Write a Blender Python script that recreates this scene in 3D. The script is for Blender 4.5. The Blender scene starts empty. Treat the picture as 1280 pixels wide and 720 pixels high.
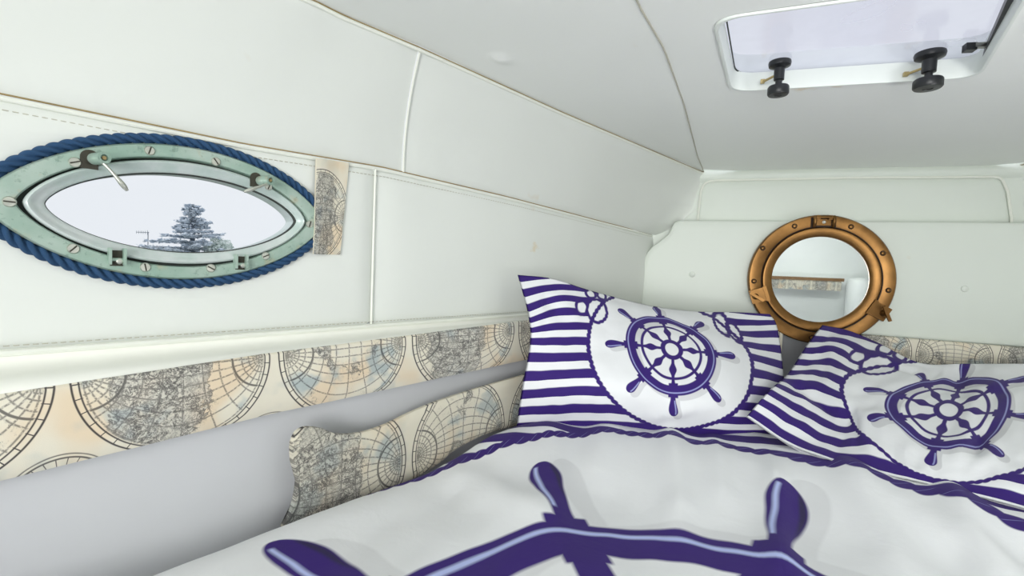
import bpy, math, random
import numpy as np
from mathutils import Vector, noise
random.seed(7)
PI = math.pi
SC = bpy.context.scene
COL = SC.collection

# ------------------------------------------------------------------ camera
cam_data = bpy.data.cameras.new('camera')
cam_data.sensor_width = 36.0
cam_data.lens = 16.875
cam_data.clip_start = 0.02
cam_data.clip_end = 400
cam = bpy.data.objects.new('camera', cam_data)
COL.objects.link(cam)
cr, cu, cf = (0.9498, 0.3104, 0.0399), (-0.0509, 0.0272, 0.9983), (-0.3087, 0.9502, -0.0416)
from mathutils import Matrix
cam.matrix_world = Matrix(((cr[0], cu[0], -cf[0], 0), (cr[1], cu[1], -cf[1], 0), (cr[2], cu[2], -cf[2], 1.0), (0, 0, 0, 1)))
SC.camera = cam

# ------------------------------------------------------------------ world, lights, exposure
world = bpy.data.worlds.new('overcast_sky')
SC.world = world
world.use_nodes = True
bg = world.node_tree.nodes['Background']
bg.inputs[0].default_value = (0.925, 0.955, 1.0, 1)
bg.inputs[1].default_value = 0.92


def area(name, loc, target, sx, sy, power, color=(1, 1, 1)):
    L = bpy.data.lights.new(name, 'AREA')
    L.shape = 'RECTANGLE'
    L.size, L.size_y, L.energy, L.color = sx, sy, power, color
    o = bpy.data.objects.new(name, L)
    COL.objects.link(o)
    o.location = loc
    o.rotation_euler = (Vector(target) - Vector(loc)).to_track_quat('-Z', 'Y').to_euler()
    return o


area('companionway_daylight', (0.15, -2.30, 0.95), (0.15, 0.0, 1.05), 1.70, 1.10, 66.0, (1.0, 1.0, 0.99))
area('ceiling_fill', (0.80, 0.10, 0.76), (0.80, 0.1001, 1.32), 0.24, 0.24, 6.3, (1.0, 0.99, 0.97))  # added fill that brightens the ceiling, no known source
area('left_fill_light', (-0.40, -0.55, 1.05), (0.1, 1.4, 1.05), 0.12, 0.14, 1.5, (1.0, 0.99, 0.96))  # added fill from the left, its wall fixture is made up
area('back_fill_light', (1.00, -0.30, 1.27), (1.00, -0.98, 0.98), 0.20, 0.10, 1.3, (1.0, 0.99, 0.97))  # added fill that brightens the back wall reflected in the mirror
SC.view_settings.view_transform = 'Standard'
SC.view_settings.look = 'None'
SC.view_settings.gamma = 1.0
SC.view_settings.use_curve_mapping = False
SC.view_settings.exposure = 0.0


# ------------------------------------------------------------------ helpers
def srgb(r, g, b):
    f = lambda c: c / 12.92 if c <= 0.04045 else ((c + 0.055) / 1.055) ** 2.4
    return (f(r / 255), f(g / 255), f(b / 255), 1)


class MB:
    """collects geometry for ONE mesh object"""

    def __init__(self):
        self.v, self.f, self.m, self.uv = [], [], [], []

    def add(self, vs, fs, mi=0, uvs=None):
        b = len(self.v)
        self.v += [tuple(p) for p in vs]
        self.f += [tuple(i + b for i in f) for f in fs]
        self.m += [mi] * len(fs)
        self.uv += list(uvs) if uvs is not None else [(0, 0)] * len(vs)

    def grid(self, P, mi=0, UV=None, close_u=False, close_v=False):
        """P[i][j] points"""
        n, m = len(P), len(P[0])
        vs = [p for r in P for p in r]
        uv = [p for r in UV for p in r] if UV is not None else None
        fs = []
        for i in range(n if close_u else n - 1):
            for j in range(m if close_v else m - 1):
                a, c = i, (i + 1) % n
                b, d = j, (j + 1) % m
                fs.append((a * m + b, c * m + b, c * m + d, a * m + d))
        self.add(vs, fs, mi, uv)

    def box(self, c, ax, ay, az, mi=0):
        """box with centre c and half-axis vectors"""
        c, ax, ay, az = map(Vector, (c, ax, ay, az))
        vs = [c + ax * i + ay * j + az * k for i in (-1, 1) for j in (-1, 1) for k in (-1, 1)]
        self.add(vs, [(0, 1, 3, 2), (4, 6, 7, 5), (0, 4, 5, 1), (2, 3, 7, 6), (0, 2, 6, 4), (1, 5, 7, 3)], mi)

    def tube(self, path, r, n=8, closed=False, mi=0, cap=True):
        path = [Vector(p) for p in path]
        k = len(path)
        rr = r if isinstance(r, (list, tuple)) else [r] * k
        P = []
        up = None
        for i in range(k):
            a = path[(i - 1) % k] if (closed or i) else path[0]
            b = path[(i + 1) % k] if (closed or i < k - 1) else path[-1]
            t = (b - a).normalized()
            if up is None:
                up = t.orthogonal().normalized()
            up = (up - t * up.dot(t)).normalized()
            s = t.cross(up)
            P.append([path[i] + (up * math.cos(2 * PI * j / n) + s * math.sin(2 * PI * j / n)) * rr[i] for j in range(n)])
        self.grid(P, mi, None, closed, True)
        if cap and not closed:
            b = len(self.v)
            self.add(P[0], [tuple(range(n))[::-1]], mi)
            self.add(P[-1], [tuple(range(n))], mi)

    def lathe(self, prof, o, ax, n=24, mi=0):
        """prof: (radius, height) along axis ax from o"""
        o, ax = Vector(o), Vector(ax).normalized()
        u = ax.orthogonal().normalized()
        w = ax.cross(u)
        P = [[o + ax * h + (u * math.cos(2 * PI * j / n) + w * math.sin(2 * PI * j / n)) * r for j in range(n)] for r, h in prof]
        self.grid(P, mi, None, False, True)

    def build(self, name, mats, parent=None, smooth=True, recalc=True, angle=40):
        me = bpy.data.meshes.new(name)
        me.from_pydata(self.v, [], self.f)
        for m in (mats if isinstance(mats, (list, tuple)) else [mats]):
            me.materials.append(m)
        me.polygons.foreach_set('material_index', self.m)
        ul = me.uv_layers.new(name='print_uv')
        li = np.empty(len(me.loops), dtype=np.int32)
        me.loops.foreach_get('vertex_index', li)
        ul.data.foreach_set('uv', np.array(self.uv, dtype=np.float32)[li].ravel())
        if recalc:
            import bmesh
            b = bmesh.new()
            b.from_mesh(me)
            bmesh.ops.remove_doubles(b, verts=b.verts, dist=1e-6)
            bmesh.ops.recalc_face_normals(b, faces=b.faces)
            b.to_mesh(me)
            b.free()
        if smooth:
            me.polygons.foreach_set('use_smooth', [True] * len(me.polygons))
            try:
                me.set_sharp_from_angle(angle=math.radians(angle))
            except Exception:
                pass
        me.update()
        o = bpy.data.objects.new(name, me)
        COL.objects.link(o)
        if parent:
            o.parent = parent
            o.matrix_parent_inverse = parent.matrix_world.inverted()
        return o


def empty(name, loc):
    o = bpy.data.objects.new(name, None)
    o.empty_display_size = 0.05
    COL.objects.link(o)
    o.location = loc
    o.matrix_world = Matrix.Translation(loc)
    return o


def tag(o, label=None, cat=None, group=None, kind=None):
    for k, v in (('label', label), ('category', cat), ('group', group), ('kind', kind)):
        if v:
            o[k] = v
    return o


# ------------------------------------------------------------------ node expressions
class E:
    def __init__(s, g, k):
        s.g, s.k = g, k

    def __add__(a, b): return a.g.op('ADD', a, b)
    __radd__ = __add__
    def __sub__(a, b): return a.g.op('SUBTRACT', a, b)
    def __rsub__(a, b): return a.g.op('SUBTRACT', b, a)
    def __mul__(a, b): return a.g.op('MULTIPLY', a, b)
    __rmul__ = __mul__
    def __truediv__(a, b): return a.g.op('DIVIDE', a, b)


class G:
    """small compiler from arithmetic to shader nodes"""

    def __init__(s, name):
        s.m = bpy.data.materials.new(name)
        s.m.use_nodes = True
        s.t = s.m.node_tree
        s.n = s.t.nodes
        s.n.clear()
        s.out = s.n.new('ShaderNodeOutputMaterial')

    def put(s, sock, x):
        if isinstance(x, E):
            s.t.links.new(x.k, sock)
        elif isinstance(x, (tuple, list)):
            sock.default_value = tuple(x) if len(x) == len(sock.default_value) else tuple(x)[:3]
        elif hasattr(x, 'is_linked'):
            s.t.links.new(x, sock)
        else:
            sock.default_value = x

    def op(s, o, a, b=0.0, c=0.0):
        n = s.n.new('ShaderNodeMath')
        n.operation = o
        for i, x in enumerate((a, b, c)):
            s.put(n.inputs[i], x)
        return E(s, n.outputs[0])

    def mx(s, a, b): return s.op('MAXIMUM', a, b)
    def mn(s, a, b): return s.op('MINIMUM', a, b)
    def ab(s, a): return s.op('ABSOLUTE', a)
    def sin(s, a): return s.op('SINE', a)
    def cos(s, a): return s.op('COSINE', a)
    def sqrt(s, a): return s.op('SQRT', a)
    def fract(s, a): return s.op('FRACT', a)
    def floor(s, a): return s.op('FLOOR', a)
    def atan2(s, a, b): return s.op('ARCTAN2', a, b)
    def ln(s, a): return s.op('LOGARITHM', a, math.e)

    def step(s, x, e, w=0.008):
        """1 where x > e"""
        n = s.n.new('ShaderNodeMapRange')
        n.interpolation_type = 'LINEAR'
        s.put(n.inputs[0], x - e if isinstance(e, E) else x)
        e0 = 0.0 if isinstance(e, E) else e
        n.inputs[1].default_value = e0 - w
        n.inputs[2].default_value = e0 + w
        return E(s, n.outputs[0])

    def less(s, x, e, w=0.008): return 1.0 - s.step(x, e, w)

    def band(s, x, a, b, w=0.008):
        return s.step(x, a, w) * s.less(x, b, w)

    def ramp(s, x, a, b, c=0.0, d=1.0):
        n = s.n.new('ShaderNodeMapRange')
        n.interpolation_type = 'SMOOTHSTEP'
        s.put(n.inputs[0], x)
        n.inputs[1].default_value, n.inputs[2].default_value = a, b
        n.inputs[3].default_value, n.inputs[4].default_value = c, d
        return E(s, n.outputs[0])

    def uv(s):
        n = s.n.new('ShaderNodeUVMap')
        n.uv_map = 'print_uv'
        x = s.n.new('ShaderNodeSeparateXYZ')
        s.t.links.new(n.outputs[0], x.inputs[0])
        return E(s, x.outputs[0]), E(s, x.outputs[1]), n.outputs[0]

    def obj(s):
        return s.n.new('ShaderNodeTexCoord').outputs['Object']

    def vec(s, x, y, z=0.0):
        n = s.n.new('ShaderNodeCombineXYZ')
        for i, q in enumerate((x, y, z)):
            s.put(n.inputs[i], q)
        return n.outputs[0]

    def noise(s, v, scale, detail=2.0, rough=0.5, dist=0.0):
        n = s.n.new('ShaderNodeTexNoise')
        if v is not None:
            s.t.links.new(v, n.inputs['Vector'])
        n.inputs['Scale'].default_value = scale
        n.inputs['Detail'].default_value = detail
        n.inputs['Roughness'].default_value = rough
        n.inputs['Distortion'].default_value = dist
        return E(s, n.outputs[0])

    def mix(s, f, a, b):
        n = s.n.new('ShaderNodeMix')
        n.data_type = 'RGBA'
        s.put(n.inputs[0], f)
        s.put(n.inputs[6], a)
        s.put(n.inputs[7], b)
        return n.outputs[2]

    def bump(s, h, strength=0.3, dist=0.001):
        n = s.n.new('ShaderNodeBump')
        n.inputs['Strength'].default_value = strength
        n.inputs['Distance'].default_value = dist
        s.put(n.inputs['Height'], h)
        return n.outputs[0]

    def bsdf(s, color, rough=0.5, metal=0.0, spec=0.5, normal=None, sheen=0.0, trans=0.0, ior=1.45):
        n = s.n.new('ShaderNodeBsdfPrincipled')
        s.put(n.inputs['Base Color'], color)
        s.put(n.inputs['Roughness'], rough)
        s.put(n.inputs['Metallic'], metal)
        n.inputs['Specular IOR Level'].default_value = spec
        n.inputs['IOR'].default_value = ior
        n.inputs['Transmission Weight'].default_value = trans
        n.inputs['Sheen Weight'].default_value = sheen
        if normal:
            s.t.links.new(normal, n.inputs['Normal'])
        s.t.links.new(n.outputs[0], s.out.inputs[0])
        return n


def simple(name, col, rough=0.5, metal=0.0, spec=0.5, nscale=60, var=0.12, bump=0.15, bdist=0.0006):
    g = G(name)
    p = g.obj()
    n = g.noise(p, nscale, 4, 0.6)
    dark = tuple(c * (1 - var) for c in col[:3]) + (1,)
    lite = tuple(min(1, c * (1 + var)) for c in col[:3]) + (1,)
    g.bsdf(g.mix(n, dark, lite), rough, metal, spec, g.bump(n, bump, bdist))
    return g.m


def vinyl(name, col, var=0.03):
    g = G(name)
    p = g.obj()
    n1 = g.noise(p, 5.0, 2, 0.5)
    n2 = g.noise(p, 900.0, 2, 0.6)
    stain = g.step(g.noise(p, 9.0, 3, 0.6), 0.735, 0.03)
    c = g.mix(n1, tuple(x * (1 - var) for x in col[:3]) + (1,), col)
    c = g.mix(stain * 0.22, c, srgb(205, 180, 130))
    spots = None
    for q, rad in (((-0.2950, 1.0460, 1.0480), 0.016), ((-0.300, 1.036, 1.042), 0.010), ((0.195, 0.925, 1.32), 0.022), ((0.245, 0.925, 1.32), 0.012)):
        vm = g.n.new('ShaderNodeVectorMath')
        vm.operation = 'DISTANCE'
        g.t.links.new(p, vm.inputs[0])
        vm.inputs[1].default_value = q
        d = E(g, vm.outputs['Value']) * (1 / rad) + (g.noise(p, 70.0, 4, 0.65) - 0.5) * 2.6
        m_ = g.ramp(d, 1.0, 0.0)
        spots = m_ if spots is None else g.mx(spots, m_)
    c = g.mix(spots * 0.40, c, srgb(214, 186, 120))
    h = g.noise(p, 16.0, 3, 0.5) * 1.0 + n2 * 0.03
    g.bsdf(c, 0.42, 0, 0.35, g.bump(h, 0.22, 0.004))
    return g.m


# map-print fabric: double-ringed hemispheres, bipolar graticule, coast lines, colour washes
def map_fabric(name, seed=0.0, tint=0.0, line=0.012, dc=0.09):
    g = G(name)
    u, v, uvv = g.uv()
    cell = g.floor(u)
    x = g.fract(u) - 0.5
    even = 1.0 - g.fract(cell * 0.5) * 2.0          # 0 / 1 alternating hemispheres
    r = g.sqrt(x * x + v * v)
    inside = g.less(r, 0.435, 0.004)
    P = 0.425
    d1x, d2x = x + P, x - P
    q1 = g.sqrt(d1x * d1x + v * v) + 1e-4
    q2 = g.sqrt(d2x * d2x + v * v) + 1e-4
    sig = g.atan2(v, d1x) - g.atan2(v, d2x)
    tau = g.ln(q1 / q2)
    metric = q1 * q2 / (2 * P)
    ls = g.ab(g.fract(sig * (12 / PI) + 0.5) - 0.5) * (PI / 12) * metric
    lt = g.ab(g.fract(tau * 2.2 + 0.5) - 0.5) * (1 / 2.2) * metric
    brk = g.step(g.noise(g.vec(u, v), 90.0, 1, 0.5), 0.42, 0.05)
    grat = g.mx(g.less(ls, line * 0.33, 0.0025), g.less(lt, line * 0.33, 0.0025)) * (0.35 + brk * 0.65) * inside
    polar = g.mx(g.less(g.ab(g.ab(q1 - 0.17)), line * 0.5, 0.002), g.less(g.ab(q2 - 0.17), line * 0.5, 0.002)) * inside
    ring = g.mx(g.less(g.ab(r - 0.472), line * 0.36, 0.002), g.less(g.ab(r - 0.443), line * 0.30, 0.002))
    th = g.atan2(v, x)
    tick = g.less(g.ab(g.fract(th * (20 / PI)) - 0.5), 0.035, 0.012) * g.band(r, 0.437, 0.472, 0.003)
    # smaller compass circles in the gaps
    x2 = g.fract(u + 0.5) - 0.5
    v2 = v + 0.56
    rs = g.sqrt(x2 * x2 + v2 * v2)
    ring2 = g.mx(g.less(g.ab(rs - 0.20), line * 0.5, 0.002), g.less(g.ab(rs - 0.178), line * 0.4, 0.002))
    th2 = g.atan2(v2, x2)
    rad2 = g.less(g.ab(g.fract(th2 * (12 / PI)) - 0.5), 0.05, 0.02) * g.band(rs, 0.05, 0.178, 0.003)
    rad2 = g.mx(rad2, g.less(g.ab(rs - 0.11), line * 0.35, 0.002))
    small = g.less(rs, 0.2, 0.003)
    # coastlines
    w1 = g.noise(g.vec(u + seed, v), 7.0, 8, 0.72, 0.5)
    w2 = g.noise(g.vec(u + seed + 7.0, v), 17.0, 7, 0.70, 0.8)
    land = g.noise(g.vec(u + seed + 3.0, v), 4.6, 8, 0.72, 0.8)
    cx = x + dc
    dense = g.ramp(g.sqrt(cx * cx * 1.8 + v * v * 0.35), 0.44, 0.16) * (0.12 + even * 0.88)
    q = land + dense * 0.36
    lm = g.step(q, 0.66, 0.02) * inside
    patch = g.ramp(g.noise(g.vec(u + seed + 5.0, v), 8.0, 4, 0.6), 0.36, 0.52, 0.45, 1.0)
    coast = g.mx(g.less(g.ab(g.fract(w1 * 8.0) - 0.5), 0.12, 0.06), g.less(g.ab(g.fract(w2 * 5.0) - 0.5), 0.11, 0.07)) * lm * patch
    edge = g.less(g.ab(q - 0.66), 0.012, 0.008) * inside
    thin = g.less(g.ab(g.fract(w2 * 5.0) - 0.5), 0.05, 0.04) * g.step(q, 0.57, 0.02) * inside * 0.5
    edge = g.mx(edge, thin)
    speck = g.step(g.noise(g.vec(u + seed, v), 60.0, 4, 0.75), 0.58, 0.05) * lm * 0.7
    cream, tan, blue, grey = srgb(226, 221, 204), srgb(224, 206, 178), srgb(166, 180, 182), srgb(186, 188, 184)
    wa = g.noise(g.vec(u + seed, v), 2.1, 2, 0.5)
    wb = g.noise(g.vec(u + seed + 11.0, v), 3.4, 3, 0.55)
    c = g.mix(g.ramp(wa, 0.5, 0.68) * 0.9, cream, tan)
    c = g.mix(g.ramp(wb, 0.52, 0.66) * (0.30 + inside * 0.55), c, blue)
    c = g.mix(lm * 0.45, c, grey)
    if tint:
        c = g.mix(tint, c, srgb(185, 180, 160))
    ink = g.mx(g.mx(g.mx(grat * 0.72, polar * 0.85), g.mx(ring, tick)), g.mx(coast * 0.9, g.mx(edge * 0.8, speck)))
    ink = ink * (1.0 - small) + small * g.mx(ring2, rad2) * 0.9
    c = g.mix(ink * 0.94, c, srgb(48, 46, 52))
    weave = g.noise(g.obj(), 1400.0, 1, 0.5)
    g.bsdf(c, 0.75, 0, 0.2, g.bump(weave, 0.25, 0.0004))
    return g.m


PURPLE, WHITE, LILAC, DGREY, SHADE = srgb(55, 34, 112), srgb(232, 234, 236), srgb(172, 178, 228), srgb(46, 40, 74), srgb(203, 204, 207)


def ship_wheel(g, x, y, rim_in, tip, ring_r, line_r, line_w, peg_w, collars):
    """returns dark, light, darkgrey, shadow masks of a printed ship's wheel; rim outer radius 1"""
    def fold(x, y):
        r = g.sqrt(x * x + y * y)
        th = g.atan2(y, x)
        k = PI / 4
        f = (g.fract(th * (1 / k) + 0.5) - 0.5) * k
        return r, r * g.cos(f), r * g.sin(f), th

    def peg(px, py):
        t = (px - 1.0) * (1.0 / (tip - 1.0))
        w = peg_w * (0.50 + 0.50 * g.ramp(t, 0.1, 0.75))
        e = g.mx((t - 0.72) * (1 / 0.28), 0.0)
        w = w * g.sqrt(g.mx(1.0 - e * e, 0.0))
        return g.less(g.ab(py) - w, 0.0, 0.008) * g.band(px, 0.9, tip, 0.006), w
    r, px, py, th = fold(x, y)
    pm, w = peg(px, py)
    dark = g.mx(pm, g.band(r, rim_in, 1.0))
    dark = g.mx(dark, g.band(r, ring_r - 0.030, ring_r + 0.030))
    dark = g.mx(dark, g.band(r, 0.15, 0.25))
    sw = 0.034 + 0.050 * g.ramp(g.ab(px - 0.46), 0.15, 0.0) + 0.018 * g.mx(1.0 - g.ab(px - 0.80) * 12.0, 0.0)
    dark = g.mx(dark, g.less(g.ab(py) - sw, 0.0) * g.band(r, 0.23, 0.9))
    # stepped collars at the rim
    dark = g.mx(dark, g.less(g.ab(py), peg_w * 1.02) * g.band(px, 0.97, 1.045))
    dark = g.mx(dark, g.less(g.ab(py), peg_w * 0.95) * g.band(px, rim_in - 0.05, rim_in + 0.05))
    if collars:
        dark = g.mx(dark, g.less(g.ab(py), peg_w * 0.72) * g.band(px, rim_in - 0.13, rim_in))
    light = g.band(r, line_r, line_r + line_w)
    light = g.mx(light, g.band(py - w * 0.42, 0.0, peg_w * 0.24) * g.less(py - w * 0.86, 0.0) * g.band(px, 1.10, tip - 0.05))
    grey = g.band(py, -peg_w * 0.95, -peg_w * 0.55) * g.less(-1.0 * py - w * 0.9, 0.0) * g.band(px, 1.12, tip - 0.04)
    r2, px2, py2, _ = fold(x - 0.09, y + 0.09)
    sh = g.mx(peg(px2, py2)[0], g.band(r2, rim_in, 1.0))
    return dark, light, grey, sh


def cloth_shader(g, c):
    p = g.obj()
    h = g.noise(p, 22.0, 4, 0.55, 0.4) + g.noise(p, 1500.0, 1, 0.5) * 0.02
    g.bsdf(c, 0.72, 0, 0.22, g.bump(h, 0.30, 0.004), sheen=0.05)


def pillow_print(name):
    g = G(name)
    a, b, uvv = g.uv()
    na = g.noise(uvv, 1.6, 1, 0.5) - 0.5
    r = g.sqrt(a * a + b * b)
    th = g.atan2(b, a)
    R = 1.80
    stripe = g.less(g.fract(b * (1 / 0.375) + 0.10 + na * 0.10), 0.54, 0.03)
    purple = stripe * g.step(r, R, 0.01)
    wig = g.ab(g.sin(th * 46.0 + r * 14.0))
    # knots in the printed rope
    loops = None
    for cx, cy, rx, ry in ((-1.56, 0.90, 0.24, 0.34), (-1.93, 0.95, 0.13, 0.20), (-1.66, 1.42, 0.12, 0.15), (-1.38, 1.42, 0.11, 0.15),
                           (1.45, 1.05, 0.15, 0.40), (1.67, 0.84, 0.13, 0.34), (1.25, 1.42, 0.14, 0.10)):
        ex, ey = (a - cx) * (1 / rx), (b - cy) * (1 / ry)
        q = g.sqrt(ex * ex + ey * ey)
        purple = purple * g.step(q, 1.0, 0.02)
        hit = g.less(g.ab(q - 1.0) * min(rx, ry), 0.024 + wig * 0.014, 0.01)
        loops = hit if loops is None else g.mx(loops, hit)
    purple = g.mx(g.mx(purple, loops), g.less(g.ab(r - R), 0.033 + wig * 0.020, 0.01))
    dark, light, grey, sh = ship_wheel(g, a, b, 0.80, 1.44, 0.655, 0.935, 0.024, 0.098, False)
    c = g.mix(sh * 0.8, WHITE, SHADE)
    c = g.mix(g.mx(purple, dark), c, PURPLE)
    c = g.mix(light * 0.75, c, LILAC)
    cloth_shader(g, c)
    return g.m


def duvet_print(name):
    g = G(name)
    x, y, uvv = g.uv()
    n = g.noise(uvv, 5.0, 2, 0.5)
    n2 = g.noise(g.vec(x + 4.0, y), 5.0, 2, 0.5)
    R = 0.325
    X = (x - 0.053) * (1 / R) + (n - 0.5) * 0.10
    Y = (y - 0.318) * (1 / R) + (n2 - 0.5) * 0.10
    ca, sa = math.cos(math.radians(-75)), math.sin(math.radians(-75))
    a = X * ca - Y * sa
    b = X * sa + Y * ca
    r = g.sqrt(X * X + Y * Y)
    th = g.atan2(Y, X)
    RR = 1.88
    stripe = g.less(g.fract(Y * (1 / 0.22)), 0.54, 0.03) * g.step(r, RR)
    ph = g.fract(th * 22.0 + r * 2.2)
    rope = g.less(g.ab(r - RR), 0.030 + 0.020 * g.sin(ph * PI), 0.005)
    strand = g.less(g.ab(g.fract(th * 22.0 + (r - RR) * 9.0) - 0.5), 0.02, 0.02) * g.less(g.ab(r - RR), 0.032)
    dark, light, grey, sh = ship_wheel(g, a, b, 0.79, 1.575, 0.55, 0.925, 0.028, 0.088, True)
    c = g.mix(sh * 0.40, WHITE, SHADE)
    c = g.mix(g.mx(g.mx(stripe, rope), dark), c, PURPLE)
    c = g.mix(light * 0.95, c, srgb(186, 198, 240))
    c = g.mix(grey * 0.9, c, DGREY)
    c = g.mix(strand * 0.45, c, LILAC)
    cloth_shader(g, c)
    return g.m


M = {}
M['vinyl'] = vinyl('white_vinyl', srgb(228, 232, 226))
M['vinyl_top'] = vinyl('brightened_headliner_vinyl', srgb(244, 247, 243))  # ceiling copy of the vinyl, lightened to stand in for missing light
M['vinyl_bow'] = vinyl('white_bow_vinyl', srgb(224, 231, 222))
M['piping'] = simple('cream_piping', srgb(233, 236, 226), 0.4, 0, 0.35, 40, 0.03, 0.05)
M['gap'] = simple('stained_gap', srgb(158, 140, 100), 0.8, 0, 0.1, 30, 0.35)
M['thread'] = simple('thread', srgb(188, 186, 172), 0.8, 0, 0.1, 300, 0.1)
M['hull'] = simple('grey_hull_paint', srgb(208, 210, 213), 0.55, 0, 0.3, 6, 0.03, 0.1, 0.003)
M['ledge'] = simple('ledge_vinyl', srgb(243, 244, 236), 0.4, 0, 0.35, 14, 0.03, 0.1, 0.002)
M['map'] = map_fabric('map_print_fabric', 0.0)
M['map_old'] = map_fabric('map_print_board_fabric', 5.0, 0.25)
M['map_patch'] = map_fabric('map_print_patch_fabric', 9.0, 0.15, 0.012, -0.02)
M['pillow'] = pillow_print('pillow_print')
M['duvet'] = duvet_print('duvet_print')
M['black'] = simple('black_plastic', srgb(34, 36, 38), 0.35, 0, 0.5, 200, 0.2, 0.2)
M['steel'] = simple('dull_steel', srgb(170, 170, 165), 0.35, 1.0, 0.5, 80, 0.15)
M['nickel'] = simple('old_nickel', srgb(196, 198, 188), 0.38, 0.85, 0.5, 120, 0.18)
M['brasspin'] = simple('tarnished_brass', srgb(186, 168, 120), 0.4, 0.7, 0.5, 90, 0.2)
M['slot'] = simple('dark_slot', srgb(60, 58, 48), 0.7)
M['wood'] = simple('brown_wood', srgb(122, 92, 58), 0.5, 0, 0.4, 25, 0.3)
M['white_paint'] = simple('white_gelcoat', srgb(238, 242, 240), 0.35, 0, 0.4, 12, 0.02, 0.05)
M['rubber'] = simple('dark_gasket', srgb(52, 58, 54), 0.7)
M['hatch_white'] = simple('hatch_white', srgb(228, 234, 229), 0.4, 0, 0.35, 12, 0.02, 0.05)
M['floor'] = simple('cabin_sole', srgb(150, 120, 84), 0.5, 0, 0.4, 12, 0.2)


def patina():
    g = G('green_patina_bronze')
    p = g.obj()
    n1 = g.noise(p, 14.0, 4, 0.6)
    n2 = g.noise(p, 130.0, 4, 0.65)
    c = g.mix(g.ramp(n1, 0.35, 0.65), srgb(144, 172, 157), srgb(174, 192, 181))
    c = g.mix(g.step(n2, 0.61, 0.05) * 0.5, c, srgb(96, 122, 108))
    c = g.mix(g.step(g.noise(p, 40.0, 3, 0.6), 0.66, 0.05) * 0.4, c, srgb(186, 168, 130))
    g.bsdf(c, 0.42, 0.25, 0.5, g.bump(n2, 0.2, 0.0006))
    return g.m


def sash_metal():
    g = G('silver_green_sash')
    p = g.obj()
    n1 = g.noise(p, 18.0, 4, 0.6)
    c = g.mix(g.ramp(n1, 0.35, 0.65), srgb(186, 203, 197), srgb(212, 219, 218))
    g.bsdf(c, 0.34, 0.22, 0.5, g.bump(g.noise(p, 150.0, 3, 0.6), 0.15, 0.0005))
    return g.m


def antique_brass():
    g = G('antique_brass')
    p = g.obj()
    n1 = g.noise(p, 9.0, 4, 0.6)
    n2 = g.noise(p, 220.0, 2, 0.5)
    c = g.mix(g.ramp(n1, 0.3, 0.7), srgb(104, 74, 38), srgb(142, 104, 58))
    g.bsdf(c, 0.36, 0.80, 0.5, g.bump(n2, 0.08, 0.0004))
    return g.m


def rope_mat():
    g = G('blue_rope_fibre')
    u, v, uvv = g.uv()
    n = g.noise(g.vec(u * 6.0, v * 40.0), 6.0, 3, 0.6)
    c = g.mix(n, srgb(20, 46, 80), srgb(58, 98, 138))
    g.bsdf(c, 0.6, 0, 0.3, g.bump(n, 0.6, 0.0008))
    return g.m


def mirror_mat():
    g = G('mirror_silvering')
    p = g.obj()
    g.bsdf(g.mix(g.noise(p, 8.0), srgb(236, 242, 242), srgb(242, 246, 246)), 0.015, 1.0)
    return g.m


def pane_mat(name, tint, refl, haze=0.0, fixed=None):
    g = G(name)
    tr = g.n.new('ShaderNodeBsdfTransparent')
    tr.inputs[0].default_value = tint
    gl = g.n.new('ShaderNodeBsdfGlossy')
    gl.inputs['Roughness'].default_value = 0.03
    gl.inputs[0].default_value = (1, 1, 1, 1)
    fr = g.n.new('ShaderNodeFresnel')
    fr.inputs[0].default_value = refl
    mx = g.n.new('ShaderNodeMixShader')
    if fixed is None:
        g.t.links.new(fr.outputs[0], mx.inputs[0])
    else:
        mx.inputs[0].default_value = fixed
        gl.inputs['Roughness'].default_value = 0.13
    g.t.links.new(tr.outputs[0], mx.inputs[1])
    g.t.links.new(gl.outputs[0], mx.inputs[2])
    res = mx.outputs[0]
    if haze:
        df = g.n.new('ShaderNodeBsdfTranslucent')
        df.inputs[0].default_value = srgb(228, 230, 244)
        m2 = g.n.new('ShaderNodeMixShader')
        n = g.noise(g.obj(), 9.0, 3, 0.5)
        g.put(m2.inputs[0], g.ramp(n, 0.3, 0.8, haze * 0.6, haze * 1.4))
        g.t.links.new(res, m2.inputs[1])
        g.t.links.new(df.outputs[0], m2.inputs[2])
        res = m2.outputs[0]
    g.t.links.new(res, g.out.inputs[0])
    return g.m


M['dark_brass'] = simple('dark_brass', srgb(44, 28, 14), 0.6, 0.3)
M['patina'], M['sash'], M['brass'], M['rope'], M['mirror'] = patina(), sash_metal(), antique_brass(), rope_mat(), mirror_mat()
M['pane'] = pane_mat('porthole_glass', (0.96, 0.975, 0.985, 1), 1.25)
M['acrylic'] = pane_mat('hatch_acrylic', (0.90, 0.90, 0.97, 1), 1.17, 0.22, 0.17)

# ------------------------------------------------------------------ hull coordinates
WD = Vector((0.39073, 0.92050, 0))       # along the left hull side, towards the bow
WN = Vector((0.92050, -0.39073, 0))      # into the cabin
W0 = Vector((-0.06, 1.6, 0))
XC = 0.468                               # centre line of the boat


def W(s, o, z, side=1):
    p = W0 + WD * s + WN * o
    return Vector((p.x if side == 1 else 2 * XC - p.x, p.y, z))


def loft(mb, rows, mi=0, uv=None):
    mb.grid(rows, mi, uv)


def lin(a, b, n):
    return [a + (b - a) * i / (n - 1) for i in range(n)]


S_AFT = -2.70
# seam lines: A = deckhead edge, B = upper edge of the side panel
A_PTS = [(-1.60, -1.72), (-0.43, 0.497), (-0.4177, 0.534), (-0.3646, 0.6386), (-0.2244, 0.956), (0.0874, 1.604)]


def a_line(y):
    ys = [p[1] for p in A_PTS]
    xs = [p[0] for p in A_PTS]
    return float(np.interp(y, ys, xs))


CEIL = 1.32


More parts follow.
